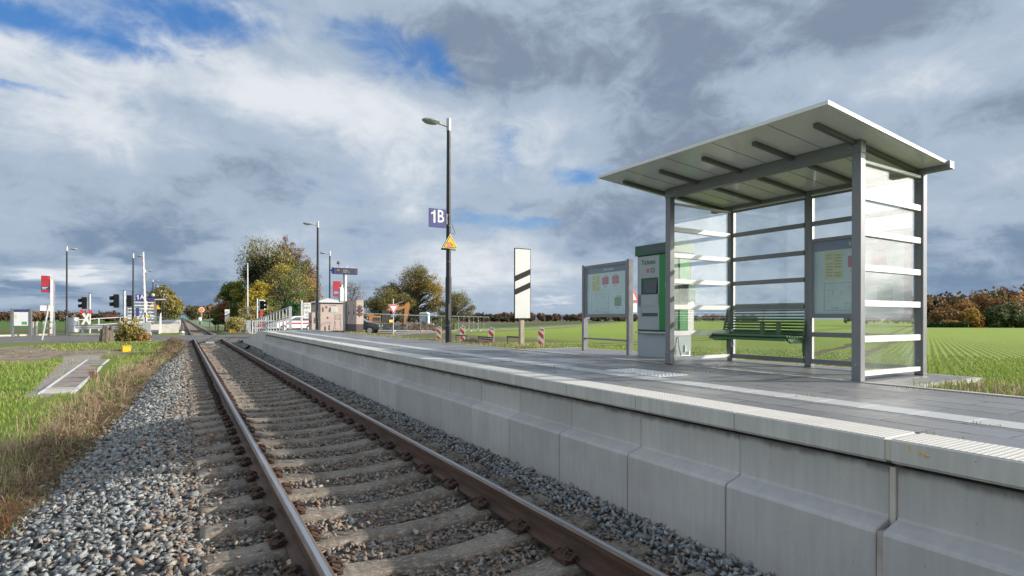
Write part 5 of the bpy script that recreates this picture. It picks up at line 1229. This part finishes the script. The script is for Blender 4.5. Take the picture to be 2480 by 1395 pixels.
x,y,z=base(600,58)
tree('low straw-coloured brush below the white-framed signal',x,y,z,.8,.04,[(1.2,0,1.5,1.6,1.3,30,7,1),(3.5,0,1.2,1.5,1.0,20,7,.8)],pal,.10,4200,24,cat='bush',name='bush',group=gt)
# field trees
gf2='field trees by the building site'
x,y,z=base(1006,85)
tree('large olive brown field tree with dark trunk beside the portable toilet',x,y,z,6.8,.30,[(.0,0,7.2,2.4,2.4,34,0,.55),(2.3,0,5.6,1.8,2.4,30,1,.60),(-2.4,0,6.0,1.8,1.6,22,0,.36),(-4.4,0,5.2,1.5,1.3,18,0,.3),(2.9,0,3.6,1.2,1.3,14,1,.35),(-2.6,0,4.2,2.0,1.0,14,0,.3),(1.2,0,8.2,1.3,1.0,12,0,.2)],[[(.16,.135,.04),(.125,.115,.035),(.20,.15,.045)],[(.30,.19,.04),(.24,.18,.045),(.19,.165,.045)]]+pal[2:],.085,17000,31,group=gf2,twig=6,btw=.034,cl=.52)
x,y,z=base(940,82)
tree('spreading olive tree behind the excavator, left of the large field tree',x,y,z,4.6,.22,[(0,0,3.8,2.3,1.9,30,0,.6),(-2.2,0,2.8,1.7,1.7,24,0,.5),(2.2,0,3.4,1.6,1.5,16,0,.4)],[[(.16,.145,.045),(.12,.12,.035),(.19,.16,.055)]]+pal[1:],.085,12000,32,group=gf2,twig=5,btw=.03,cl=.6)
x,y,z=base(1100,80)
tree('smaller grey-olive field tree partly behind the near lamp post',x,y,z,3.8,.20,[(.1,0,4.0,1.7,1.5,30,0,.6),(1.6,0,2.8,1.2,1.0,16,0,.4),(-1.3,0,2.8,1.2,1.3,16,0,.4)],[[(.17,.155,.07),(.13,.13,.055),(.20,.18,.09)]]+pal[1:],.075,7500,33,group=gf2,twig=7,btw=.026,cl=.6)
x,y,z=base(1078,74)
tree('low green bushes under the smaller field tree',x,y,z,.8,.05,[(0,0,.9,1.4,.9,20,5,1)],pal,.1,1800,34,cat='bush',name='bush',group=gf2)
# avenue along the far platform
ga='avenue trees beyond the far platform'
AV=[[(.18,.16,.05),(.13,.125,.04),(.22,.17,.05)],[(.28,.15,.05),(.22,.13,.05)],[(.12,.12,.035),(.09,.10,.03)]]
av0=tree('first and largest olive avenue tree behind the far platform lamps',-5.4,205,-.3,8,.35,[(0,0,6.9,3.9,4.0,46,0,1),(1.6,0,4.2,2.8,3.0,20,2,.5),(.6,0,9.0,2.3,2.0,14,0,.4)],AV,.33,7000,41,group=ga,cl=.6)
for k,(X,Y,s_,lb) in enumerate(((-4.6,232,.92,'second avenue tree, half hidden behind the first'),(-4.2,262,.95,'third avenue tree, in the middle of the row'),(-3.9,300,.95,'fourth avenue tree, towards the far end of the row'),(-3.6,350,1.0,'last avenue tree, nearest to the vanishing track'))):
    c=copy_tree(av0);c.location=(X,Y,-.4);c.scale=(s_,)*3;c.rotation_euler=(0,0,k*1.3+.7);c['label']=lb
av1=tree('rust brown avenue tree at the end of the row next to the track',-3.2,285,-.4,6,.3,[(0,0,5.0,2.6,3.6,30,1,1)],AV,.36,3200,42,group=ga)
gb2='dark trees right of the vanishing track'
av2=tree('round brown-green tree right of where the track vanishes',5.2,345,-.5,6,.35,[(0,0,4.8,3.6,3.4,34,0,1)],[[(.12,.095,.05),(.10,.09,.04)]],.40,3000,43,group=gb2)
c=copy_tree(av2);c.location=(9.5,372,-.6);c.scale=(.85,.85,.8);c['label']='lower brown tree beside the round one right of the vanishing track'
# distant woods
def wood(name,label,x0,y0,x1,y1,depth,h0,h1,nt,leafs,pal_,size,seed,kind='stuff',hz=None):
    r2=np.random.default_rng(seed);cent=[];cols=[];tk=[]
    dx,dy=x1-x0,y1-y0;L=math.hypot(dx,dy);nx_,ny_=-dy/L,dx/L
    for i in range(nt):
        f=(i+r2.random())/nt;o=r2.uniform(0,depth);X=x0+dx*f+nx_*o;Y=y0+dy*f+ny_*o;h=r2.uniform(h0,h1)*(hz(f) if hz else 1);rr_=h*r2.uniform(.45,.85);p=np.array(pal_[r2.integers(len(pal_))])*r2.uniform(.75,1.2)
        d=r2.normal(size=(leafs,3));d/=np.linalg.norm(d,axis=1)[:,None];d*=(r2.random((leafs,1))**.4)
        sub=r2.normal(size=(9,3));sub/=np.linalg.norm(sub,axis=1)[:,None];d=d*.55+sub[r2.integers(9,size=leafs)]*.55
        zb=gz(X,Y);c=np.array([X,Y,zb+h*.55])+d*np.array([rr_,rr_,h*.48]);c[:,2]=np.maximum(c[:,2],zb+.1)
        cent.append(c);cols.append(p*r2.uniform(.75,1.25,(leafs,1)))
    cent=np.concatenate(cent);cols=np.concatenate(cols);V,Fq=leaf_quads(cent,size,r2)
    o=npmesh(name,V,Fq,MAT['leaf'],np.repeat(cols,4,axis=0));tag(o,label,kind=kind);return o
BW=[(.17,.12,.085),(.20,.13,.09),(.15,.12,.08),(.23,.14,.09),(.13,.11,.085)]
wood('distant_wood','brown wood along the horizon on the left',-190,215,-18,262,14,2.6,4.4,130,220,BW,.55,51)
wood('distant_wood','rust brown wood beyond the fields right of the track',9,395,75,375,20,7,10,44,420,[(.22,.13,.08),(.25,.15,.08),(.18,.11,.07)],.9,52)
wood('distant_wood','thin dark tree line on the horizon beyond the field',118,330,420,300,20,3.2,6,130,180,BW,1.0,53)
wood('distant_wood','dark scrub line at the far edge of the ploughed land',55,235,150,245,6,2.0,4.0,60,150,[(.06,.07,.03),(.08,.07,.04)],.6,54)
# forest at the right edge: single trees with a dark mass behind
wood('forest_mass','dark forest mass behind the single trees at the right edge',176,92,330,-40,16,10.,13,60,420,[(.15,.09,.045),(.12,.075,.04),(.19,.11,.05),(.07,.075,.035)],.75,55,hz=lambda f:.62+.42*min(1,f*3.5))
gr_='single trees along the forest edge'
def ft(u,d,h,w,pi,lb,seed,P_=None,cat='tree',nm='tree',n=2600):
    x,y,z=base(u,d);tree(lb,x,y,z,h*.55,.22,[(0,0,h*.52,w*.5,h*.46,26,0,1)],[P_],.30,n,seed,group=gr_,cl=.62,cat=cat,name=nm,twig=1)
FB=[(.17,.10,.045),(.14,.085,.04)];FR=[(.26,.14,.05),(.21,.115,.045),(.17,.10,.04)];FY=[(.30,.19,.05),(.25,.16,.045)];FG=[(.055,.075,.03),(.075,.09,.035)];FD=[(.022,.035,.018),(.03,.04,.02)]
ft(2286,150,5.0,6.4,0,'round brown tree at the left end of the forest edge',61,FB)
ft(2330,158,8.2,5.6,0,'rust tree behind the round brown tree',62,FR)
ft(2262,165,7.6,3.0,0,'dark conifer at the left end of the forest',63,FD)
ft(2274,168,7.4,2.6,0,'second dark conifer at the left end of the forest',64,FD)
ft(2350,148,4.6,4.4,0,'golden yellow tree in the middle of the forest edge',65,FY)
ft(2300,147,2.0,4.6,0,'low ochre bush below the round brown tree',66,FY,'bush','bush',1400)
ft(2366,147,2.0,2.6,0,'small orange bush right of the golden tree',67,[(.34,.15,.04),(.28,.13,.04)],'bush','bush',1000)
ft(2385,160,9.8,8.0,0,'tall dark rust tree with its crown above the golden tree',68,[(.12,.07,.03),(.16,.08,.03)])
ft(2410,148,5.6,5.4,0,'grey-green willow right of the orange bush',69,FG)
ft(2440,152,6.6,6.6,0,'second grey-green tree further right along the edge',70,[(.085,.095,.045),(.11,.10,.05)])
ft(2478,155,9.6,8.0,0,'tall orange-brown tree at the right picture edge',71,FR)
ft(2470,147,4.4,5.0,0,'low grey-green tree at the right picture edge',72,FG)
hx,hy,hz_=base(2240,146);h2x,h2y,_=base(2338,146)
def hedge():
    r2=np.random.default_rng(77);n=9000;f=r2.random(n);c=np.stack([hx+(h2x-hx)*f+r2.normal(size=n)*.5,hy+(h2y-hy)*f+r2.normal(size=n)*.5,hz_+r2.random(n)**.8*1.35],1)
    V,Fq=leaf_quads(c,.16,r2);o=npmesh('hedge',V,Fq,MAT['leaf'],np.repeat(np.array([(.03,.065,.018)])*r2.uniform(.7,1.3,(n,1)),4,axis=0));tag(o,'low dark clipped hedge at the foot of the forest edge','hedge')
hedge()
# far buildings in the plain
def hall(u,d,w,h,label,m,bands):
    x,y,z=base(u,d);t=thing('industrial_hall',label,'industrial building',(x,y,z),-30)
    MB().box(-w/2,w/2,0,20,-1,h).build('wall',MAT[m],t)
    MB().box(-w/2-.2,w/2+.2,-.2,20.2,h+.001,h+.5).build('roof',MAT['galv'],t)
    b=MB()
    for k in range(bands): b.box(-w/2+w*(k+.5)/bands-w*.012,-w/2+w*(k+.5)/bands+w*.012,-.12,-.02,0.2,h*.8)
    b.build('window_bands',MAT['screen'],t);return t
h1=hall(1170,430,36,3.8,'long grey hall with green panels on the horizon behind the near lamp post','galv',8)
MB().box(-5,0,-.2,-.13,.1,3.4).box(6,9,-.2,-.13,.1,3.4).build('green_panel',MAT['paperg'],h1)
hall(1340,520,46,5.0,'low pale industrial hall on the horizon right of the striped board','mgrey',12)
hall(1225,560,30,5.2,'pale industrial hall on the horizon left of the striped board','mgrey',9)
hs_=thing('farmhouse','small white farmhouse with dark roof on the horizon','house',base(1184,400),-30);MB().box(-2.4,2.4,0,6,-1,2.6).build('wall',MAT['white'],hs_);MB().prism([(-2.7,2.6),(2.7,2.6),(0,4.6)],'y',-.3,6.3).build('roof',MAT['screen'],hs_)
for q in (-1.5,.8): MB().box(q,q+.7,-.05,-.01,.6,1.6).build('window',MAT['screen'],hs_)
br=thing('road_bridge','small dark bridge crossing the track at its vanishing point','bridge',(1.4,700,-1));MB().box(-14,14,-1.5,1.5,4.6,6.4).box(-12,-8,-1.4,1.4,0,4.6).box(8,12,-1.4,1.4,0,4.6).build('bridge_deck',MAT['dgrey'],br)
# fence posts in the meadow
gpo='dark wooden fence posts in the meadow right of the track'
for X,Y,h,lb in ((3.9,84,1.0,'short thick dark fence post in the meadow'),(3.3,88,2.2,'tall thin dark post left of the short one')):
    o=MB().tube([(0,0,-.1),(0,0,h)],.12 if h<1.5 else .06,6).build('meadow_post',MAT['bark'],None);o.location=(X,Y,gz(X,Y));tag(o,lb,'post',gpo)
# stump and bush by the left barrier
stp=thing('tree_stump','tall split grey tree stump at the left end of the guard rail bush','tree stump',(-3.30,34.9,-.14))
s_=MB();r3=random.Random(5)
for k in range(9):
    a=2*PI*k/9;rr_=.17+.05*r3.random();h=.75+.38*r3.random();s_.tube([(rr_*math.cos(a),rr_*math.sin(a),-.2),(rr_*.95*math.cos(a)+.02,rr_*.95*math.sin(a),h*.6),(rr_*.9*math.cos(a)+.05*r3.random(),rr_*.9*math.sin(a),h)],[.13,.11,.06],7)
s_.build('trunk',MAT['stumpwood'],stp)
tree('thick yellow-brown leafy bush between the tree stump and the left barrier',-2.42,36.6,-.15,.7,.04,[(.05,0,.48,.66,.50,50,0,1),(-.35,0,.95,.30,.42,12,1,.25),(.25,0,1.05,.22,.45,10,1,.22),(.62,0,.35,.42,.32,14,2,.3)],[[(.23,.19,.06),(.30,.24,.09),(.16,.15,.045)],[(.36,.29,.13)],[(.28,.16,.07)]],.058,5600,80,cat='bush',name='bush',btw=.012)

# ---------------------------------------------------------------- ballast stones
def stones():
    tmpl=[]
    for s_ in range(16):
        r2=np.random.default_rng(900+s_);bm=bmesh.new();n=8 if s_%2 else 10
        pts=r2.normal(size=(n,3));pts/=np.linalg.norm(pts,axis=1)[:,None];pts*=r2.uniform(.7,1.25,(n,1));pts*=np.array([1.1,r2.uniform(.55,.85),r2.uniform(.34,.62)])
        vs=[bm.verts.new(p) for p in pts];res=bmesh.ops.convex_hull(bm,input=vs);junk=[g for g in res['geom_interior'] if isinstance(g,bmesh.types.BMVert)]
        bmesh.ops.delete(bm,geom=junk,context='VERTS');bmesh.ops.triangulate(bm,faces=bm.faces[:]);bm.verts.ensure_lookup_table();bm.verts.index_update()
        tmpl.append((np.array([v.co[:] for v in bm.verts]),np.array([[v.index for v in f.verts] for f in bm.faces])));bm.free()
    V=[];Fs=[];Cc=[];off=0
    def put(X,Y,Z,S_,cols,r2):
        nonlocal off
        n=len(X);q=r2.normal(size=(n,4));q[:,1:3]*=.28;q/=np.linalg.norm(q,axis=1)[:,None];w,x_,y_,z_=q.T
        Rm=np.stack([1-2*(y_*y_+z_*z_),2*(x_*y_-z_*w),2*(x_*z_+y_*w),2*(x_*y_+z_*w),1-2*(x_*x_+z_*z_),2*(y_*z_-x_*w),2*(x_*z_-y_*w),2*(y_*z_+x_*w),1-2*(x_*x_+y_*y_)],1).reshape(-1,3,3)
        k=r2.integers(len(tmpl),size=n)
        for t_,(tv,tf) in enumerate(tmpl):
            m=np.where(k==t_)[0]
            if not len(m): continue
            P=np.einsum('nij,vj->nvi',Rm[m],tv)*S_[m][:,None,None]+np.stack([X[m],Y[m],Z[m]],1)[:,None]
            V.append(P.reshape(-1,3));Fs.append((tf[None]+(np.arange(len(m))*len(tv))[:,None,None]+off).reshape(-1,3));Cc.append(np.repeat(cols[m],len(tv),axis=0));off+=len(m)*len(tv)
    BLU=np.array([(.25,.28,.295),(.31,.335,.345),(.19,.215,.23),(.38,.40,.40),(.27,.29,.29),(.33,.30,.27),(.22,.235,.24)])
    BRN=np.array([(.20,.175,.15),(.26,.23,.20),(.155,.135,.12),(.30,.22,.16),(.24,.205,.18),(.32,.28,.24),(.26,.17,.12),(.20,.185,.17)])
    for (ya,yb,dens,sa,sb,seed) in ((.3,7.5,860,.019,.037,1),(7.5,13,600,.023,.040,2),(13,22,280,.031,.05,3),(22,39.1,120,.042,.06,4)):
        r2=np.random.default_rng(500+seed);A=(yb-ya)*4.9;n=int(A*dens);X=r2.uniform(-1.85,3.02,n);Y=r2.uniform(ya,yb,n)
        e=eX(Y)+r2.normal(size=n)*.10
        ok=X>e
        ph=((Y-SY0)/SP)%1;ph=np.minimum(ph,1-ph)*SP;on=(np.abs(X-XC)<1.31)&(ph<.125)
        ok&=~(on&(r2.random(n)>.035*(1+3*(np.abs(X-XC)>1.0))))
        for Xr in (XL,XR): ok&=~(np.abs(X-Xr)<.085)
        ok&=~((Y>36.3)&(Y<37.1)&(np.abs(X-1.38)<.7))
        X,Y,on=X[ok],Y[ok],on[ok];n=len(X);S_=r2.uniform(sa,sb,n)*(1+.5*(r2.random(n)<.08))
        Z=bed_z(X,Y)+r2.uniform(-.002,.024,n)+S_*.22
        Z=Z+.03*(X<-.05)*r2.random(n)
        S_=np.where((np.abs(X-XC)<1.3),S_*.84,S_*1.06);Z=np.where(on,-.165+S_*.35,Z);Z=np.where((X>2.72),Z+.02*r2.random(n),Z)
        inside=(np.abs(X-XC)<1.25)
        pb=np.where(inside,.10,np.where(X>2.6,.90,np.clip((.30-X)/.75,.30,.86)))
        pb=np.where((Y>24)&(X<0),.3,pb)
        blue=r2.random(n)<pb
        c=np.where(blue[:,None],BLU[r2.integers(len(BLU),size=n)],BRN[r2.integers(len(BRN),size=n)])*r2.uniform(.78,1.05,(n,1))
        put(X,Y,Z,S_,c,r2)
    o=npmesh('ballast_stones',np.concatenate(V),np.concatenate(Fs),MAT['stone'],np.concatenate(Cc));tag(o,kind='stuff',label='crushed stone ballast around the track')
stones()

# ---------------------------------------------------------------- grass
def blades(name,X,Y,Z,H,Wd,cols,r2,bend=.5,label=None):
    n=len(X);a=r2.uniform(0,2*PI,n);b=r2.uniform(0,2*PI,n);k=r2.uniform(.1,1,n)*bend*H
    wx,wy=np.cos(a)*Wd,np.sin(a)*Wd;bx,by=np.cos(b)*k,np.sin(b)*k
    P0=np.stack([X-wx,Y-wy,Z-.02],1);P1=np.stack([X+wx,Y+wy,Z-.02],1)
    P2=np.stack([X+wx*.7+bx*.3,Y+wy*.7+by*.3,Z+H*.6],1);P3=np.stack([X-wx*.7+bx*.3,Y-wy*.7+by*.3,Z+H*.6],1)
    zt=Z+H*np.sqrt(np.maximum(.15,1-(k/np.maximum(H,.01))**2*.6));P4=np.stack([X+bx+wx*.08,Y+by+wy*.08,zt],1);P5=np.stack([X+bx-wx*.08,Y+by-wy*.08,zt],1)
    V=np.stack([P0,P1,P2,P3,P4,P5],1).reshape(-1,3);i=np.arange(n)[:,None]*6;Fq=np.concatenate([i+np.array([[0,1,2,3]]),i+np.array([[3,2,4,5]])])
    o=npmesh(name,V,Fq,MAT['grass_blade'],np.repeat(cols,6,axis=0));tag(o,kind='stuff',label=label);return o
def pick(r2,n,pal_): return np.array(pal_)[r2.integers(len(pal_),size=n)]*r2.uniform(.75,1.25,(n,1))
GG=[(.19,.31,.05),(.24,.36,.07),(.16,.26,.045),(.31,.37,.10)];ST=[(.48,.37,.24),(.40,.29,.19),(.56,.45,.31),(.26,.18,.125),(.34,.29,.15)];BRD=[(.13,.08,.055),(.17,.10,.065),(.20,.13,.08)];ORG=[(.30,.13,.06),(.22,.10,.05)]
def grass():
    r2=np.random.default_rng(70)
    # short green grass of the left verge
    n=90000;Y=4+31*r2.random(n)**1.15;X=eX(Y)-.25-(r2.random(n)**1.2)*(2+Y*.42)
    def slab(X,Y): c=-2.85+.3-(Y-22.9)*.036;return (np.abs(X-c)<.48)&(Y>16.7)&(Y<28.9)
    def gravel(X,Y): c=-3.2-(Y-22.9)*.055;return (np.abs(X-c)<.20+.030*(Y-17))&(Y>16.6)&(Y<29.4)
    lumpy=np.sin(X*1.1+np.sin(Y*.7)*1.5)+np.sin(Y*.9+X*.5)+.6*np.sin(X*3.1+Y*2.3)
    mud=((np.abs(X+6)/5+np.abs(Y-30.5)/3.2+lumpy*.2)<.9)|((np.abs(X+9.5)/5+np.abs(Y-27.5)/2.6+lumpy*.2)<.8)
    path=np.abs(X-(-2.6-.02*(Y-16.5)))<.10*(Y<16.7)
    keep=~slab(X,Y)&~(gravel(X,Y)&(r2.random(n)<.93))&~(mud&(r2.random(n)<.93))&~(path&(r2.random(n)<.9))&(ground_z(X,Y)>-2)
    keep&=~((Y>32.3+(X+6.8)*.9)&(X<0)&(Y>31)&(Y>36.5+X*.65-.6))
    X,Y,lumpy=X[keep],Y[keep],lumpy[keep];n=len(X)
    c=pick(r2,n,GG);dry=r2.random(n)<np.clip(.08+.12*(lumpy>1.1)+.15*(Y>28),0,1);c[dry]=pick(r2,dry.sum(),ST)
    blades('verge_grass',X,Y,ground_z(X,Y),r2.uniform(.04,.11,n),.003+.00028*Y,c,r2,.8,'short green grass of the left verge')
    # tall dry grass and bramble beside the ballast
    n=52000;Y=3.0+32*r2.random(n)**1.5;w=r2.random(n);cl=np.sin(Y*2.1)+np.sin(Y*5.3+1)*.6
    X=eX(Y)+.12-np.abs(r2.normal(size=n))*(.38+.08*cl)-.0*Y
    c=pick(r2,n,ST);g=r2.random(n)<.20*(1-.5*np.sin(Y*1.7));c[g]=pick(r2,g.sum(),GG);d=(r2.random(n)<.42)&(X>eX(Y)-.75);c[d]=pick(r2,d.sum(),BRD)
    H=r2.uniform(.04,.22,n)*(1+.3*cl)*np.where(X>eX(Y)-.15,.45,1)
    zz=np.where(X>eX(Y),bed_z(np.maximum(X,eX(Y)),Y),ground_z(np.minimum(X,eX(Y)-.02),Y))
    blades('dry_grass',X,Y,zz,H,.0026+.00018*Y,c,r2,2.4,'tall dry straw-coloured grass beside the ballast')
    n=800;Y=3.5+20*r2.random(n)**1.5;X=eX(Y)-.2-r2.random(n)*.9;blades('dry_grass',X,Y,ground_z(X,Y),r2.uniform(.2,.5,n),.002+.00018*Y,pick(r2,n,ST),r2,.5,'long single straw stalks')
    # tussocks of longer stalks
    X=[];Y=[];H=[];K=[]
    for q in range(110):
        y=3.3+26*r2.random()**1.3;x=float(eX(y))-.12-abs(r2.normal())*.55;m=int(r2.integers(30,90));s_=r2.uniform(.04,.13)
        X.append(x+r2.normal(size=m)*s_);Y.append(y+r2.normal(size=m)*s_);H.append(r2.uniform(.12,.42)*r2.uniform(.5,1.1,m));K.append(np.tile(np.array([(.50,.40,.27),(.42,.31,.21),(.33,.30,.16),(.27,.33,.11),(.36,.24,.17)])[r2.integers(5)],(m,1)))
    X,Y,H,K=map(np.concatenate,(X,Y,H,K));blades('grass_tussocks',X,Y,ground_z(X,Y),H,.0022+.00016*Y,K*r2.uniform(.8,1.2,(len(X),1)),r2,1.3,'tussocks of long dry stalks beside the ballast')
    # low bramble tangle
    n=16000;Y=3.0+33*r2.random(n)**1.4;cc=np.floor(Y*2.3)+np.floor(r2.random(n)*4)*.37;hh=np.abs(np.sin(cc*12.99)*43758.5)%1
    X=eX(Y)+.16-hh*.6-np.abs(r2.normal(size=n))*.14;zz=np.where(X>eX(Y),bed_z(np.maximum(X,eX(Y)),Y),ground_z(np.minimum(X,eX(Y)-.02),Y))
    c=np.stack([X,Y,zz+r2.random(n)**1.5*(.05+.17*hh)],1);V,Fq=leaf_quads(c,.022,r2);V=V.reshape(-1,4,3);V=c[:,None]+(V-c[:,None])*(.8+.035*Y)[:,None,None]
    kc=pick(r2,n,[(.20,.13,.09),(.26,.18,.12),(.15,.10,.07),(.30,.23,.15),(.16,.17,.06),(.22,.14,.10)]);npmesh('bramble',V.reshape(-1,3),Fq,MAT['leaf'],np.repeat(kc,4,axis=0))['kind']='stuff'
    # rusty red straw lying on the near stones
    n=900;Y=5.9+1.0*r2.random(n);X=-1.6+.36*r2.random(n)**1.3;blades('rusty_straw',X,Y,bed_z(np.maximum(X,eX(Y)),Y)+r2.uniform(.0,.10,n),r2.uniform(.06,.20,n),.0025,pick(r2,n,[(.24,.11,.055),(.17,.085,.05),(.13,.08,.055)]),r2,2.4,'rusty red fallen stalks at the edge of the stones')
    # right: margin weeds
    n=34000;Y=-1+27*r2.random(n);X=np.where(Y<2.6,5.7,np.where(Y<9.5,7.15,5.72))+np.abs(r2.normal(size=n))*.75
    k=~((X>6.0)&(X<7.9)&(Y>13.2)&(Y<19)&(r2.random(n)<.85))&((np.sin(X*2+Y*1.3)+np.sin(Y*3.1)*.7)>-1.1);X,Y=X[k],Y[k];n=len(X)
    c=pick(r2,n,GG);d=r2.random(n)<.45;c[d]=pick(r2,d.sum(),ST);blades('margin_weeds',X,Y,ground_z(X,Y),r2.uniform(.02,.10,n),.0035+.0003*Y,c,r2,.8,'weeds and dry grass along the back of the platform')
    # winter crop in drill rows
    n=150000;a=R(66.7);ca,sa=math.cos(a),math.sin(a)
    d_=5+27*r2.random(n)**1.25;u=r2.uniform(-.14,.98,n)
    x=d_*math.sin(R(TH))+u*d_*math.cos(R(TH));y=d_*math.cos(R(TH))-u*d_*math.sin(R(TH))
    perp=x*ca-y*sa;al=x*sa+y*ca;perp=np.round(perp/.15)*.15+r2.normal(size=n)*.022
    x=perp*ca+al*sa;y=-perp*sa+al*ca
    k=(r2.random(n)<np.clip(1.25-(np.hypot(x,y)-15)/15,0,1))&(x>7.5+.35*np.sin(y*1.7))&((x-14)*.70-(y-49)*.714>.8)&(y>-3)
    for c0 in (-4.1,-2.3,-16,-14.2): k&=~((np.abs(perp-c0)<.28)&(r2.random(n)<.85))
    x,y=x[k],y[k];n=len(x);dd=np.hypot(x,y)
    c=pick(r2,n,[(.24,.33,.06),(.28,.37,.075),(.19,.27,.055),(.34,.40,.11)])
    blades('winter_crop',x,y,ground_z(x,y),r2.uniform(.05,.11,n),.003+.00045*dd,c,r2,.7,'young green winter crop in drill rows')
def joint_weeds():
    r2=np.random.default_rng(81);X=[];Y=[]
    for k in range(60):
        x=r2.choice([3.388,3.6,3.9,3.965,4.2,4.215,4.8,5.1,5.4,5.52,5.64,5.65]);y=r2.uniform(.5,16)
        m=r2.integers(4,22);X.append(x+r2.normal(size=m)*.010);Y.append(y+r2.normal(size=m)*.05)
    X=np.concatenate(X);Y=np.concatenate(Y);n=len(X);c=pick(r2,n,GG);c[r2.random(n)<.4]=(.35,.30,.16)
    blades('joint_weeds',X,Y,np.full(n,PZ),r2.uniform(.008,.03,n),.003,c,r2,1.,'tiny weeds in the paving joints')
grass()
joint_weeds()
# fallen leaves
def fallen():
    r2=np.random.default_rng(9)
    X=np.concatenate([r2.uniform(2.4,2.95,10),r2.uniform(.2,2.4,14),r2.uniform(-1.2,0,22),r2.uniform(3.5,5.4,10)]);Y=r2.uniform(2.5,13,len(X));Z=np.where(X>3.2,PZ+.006,bed_z(X,Y)+.06)
    c=np.stack([X,Y,Z],1);V,Fq=leaf_quads(c,.03,r2);V=V.reshape(-1,4,3);V[:,:,2]=Z[:,None]+(V[:,:,2]-Z[:,None])*.25;npmesh('fallen_leaves',V.reshape(-1,3),Fq,MAT['leaf'],np.repeat(pick(r2,len(X),[(.5,.16,.03),(.42,.22,.05)]),4,axis=0))['kind']='stuff'
    x=[];n=900
    k=r2.integers(24,size=n);rx=np.where(r2.random(n)<.5,XL,XR);side=np.where(r2.random(n)<.5,-1,1);X=rx+side*.14+r2.normal(size=n)*.015;Y=SY0+SP*k+.11+r2.normal(size=n)*.02
    ok=(k%3!=1);c=np.stack([X,Y,-.155+r2.random(n)*.012],1)[ok];V,Fq=leaf_quads(c,.012,r2);npmesh('moss_tufts',V,Fq,MAT['leaf'],np.repeat(pick(r2,len(c),[(.05,.11,.01),(.07,.13,.015)]),4,axis=0))['kind']='stuff'
fallen()
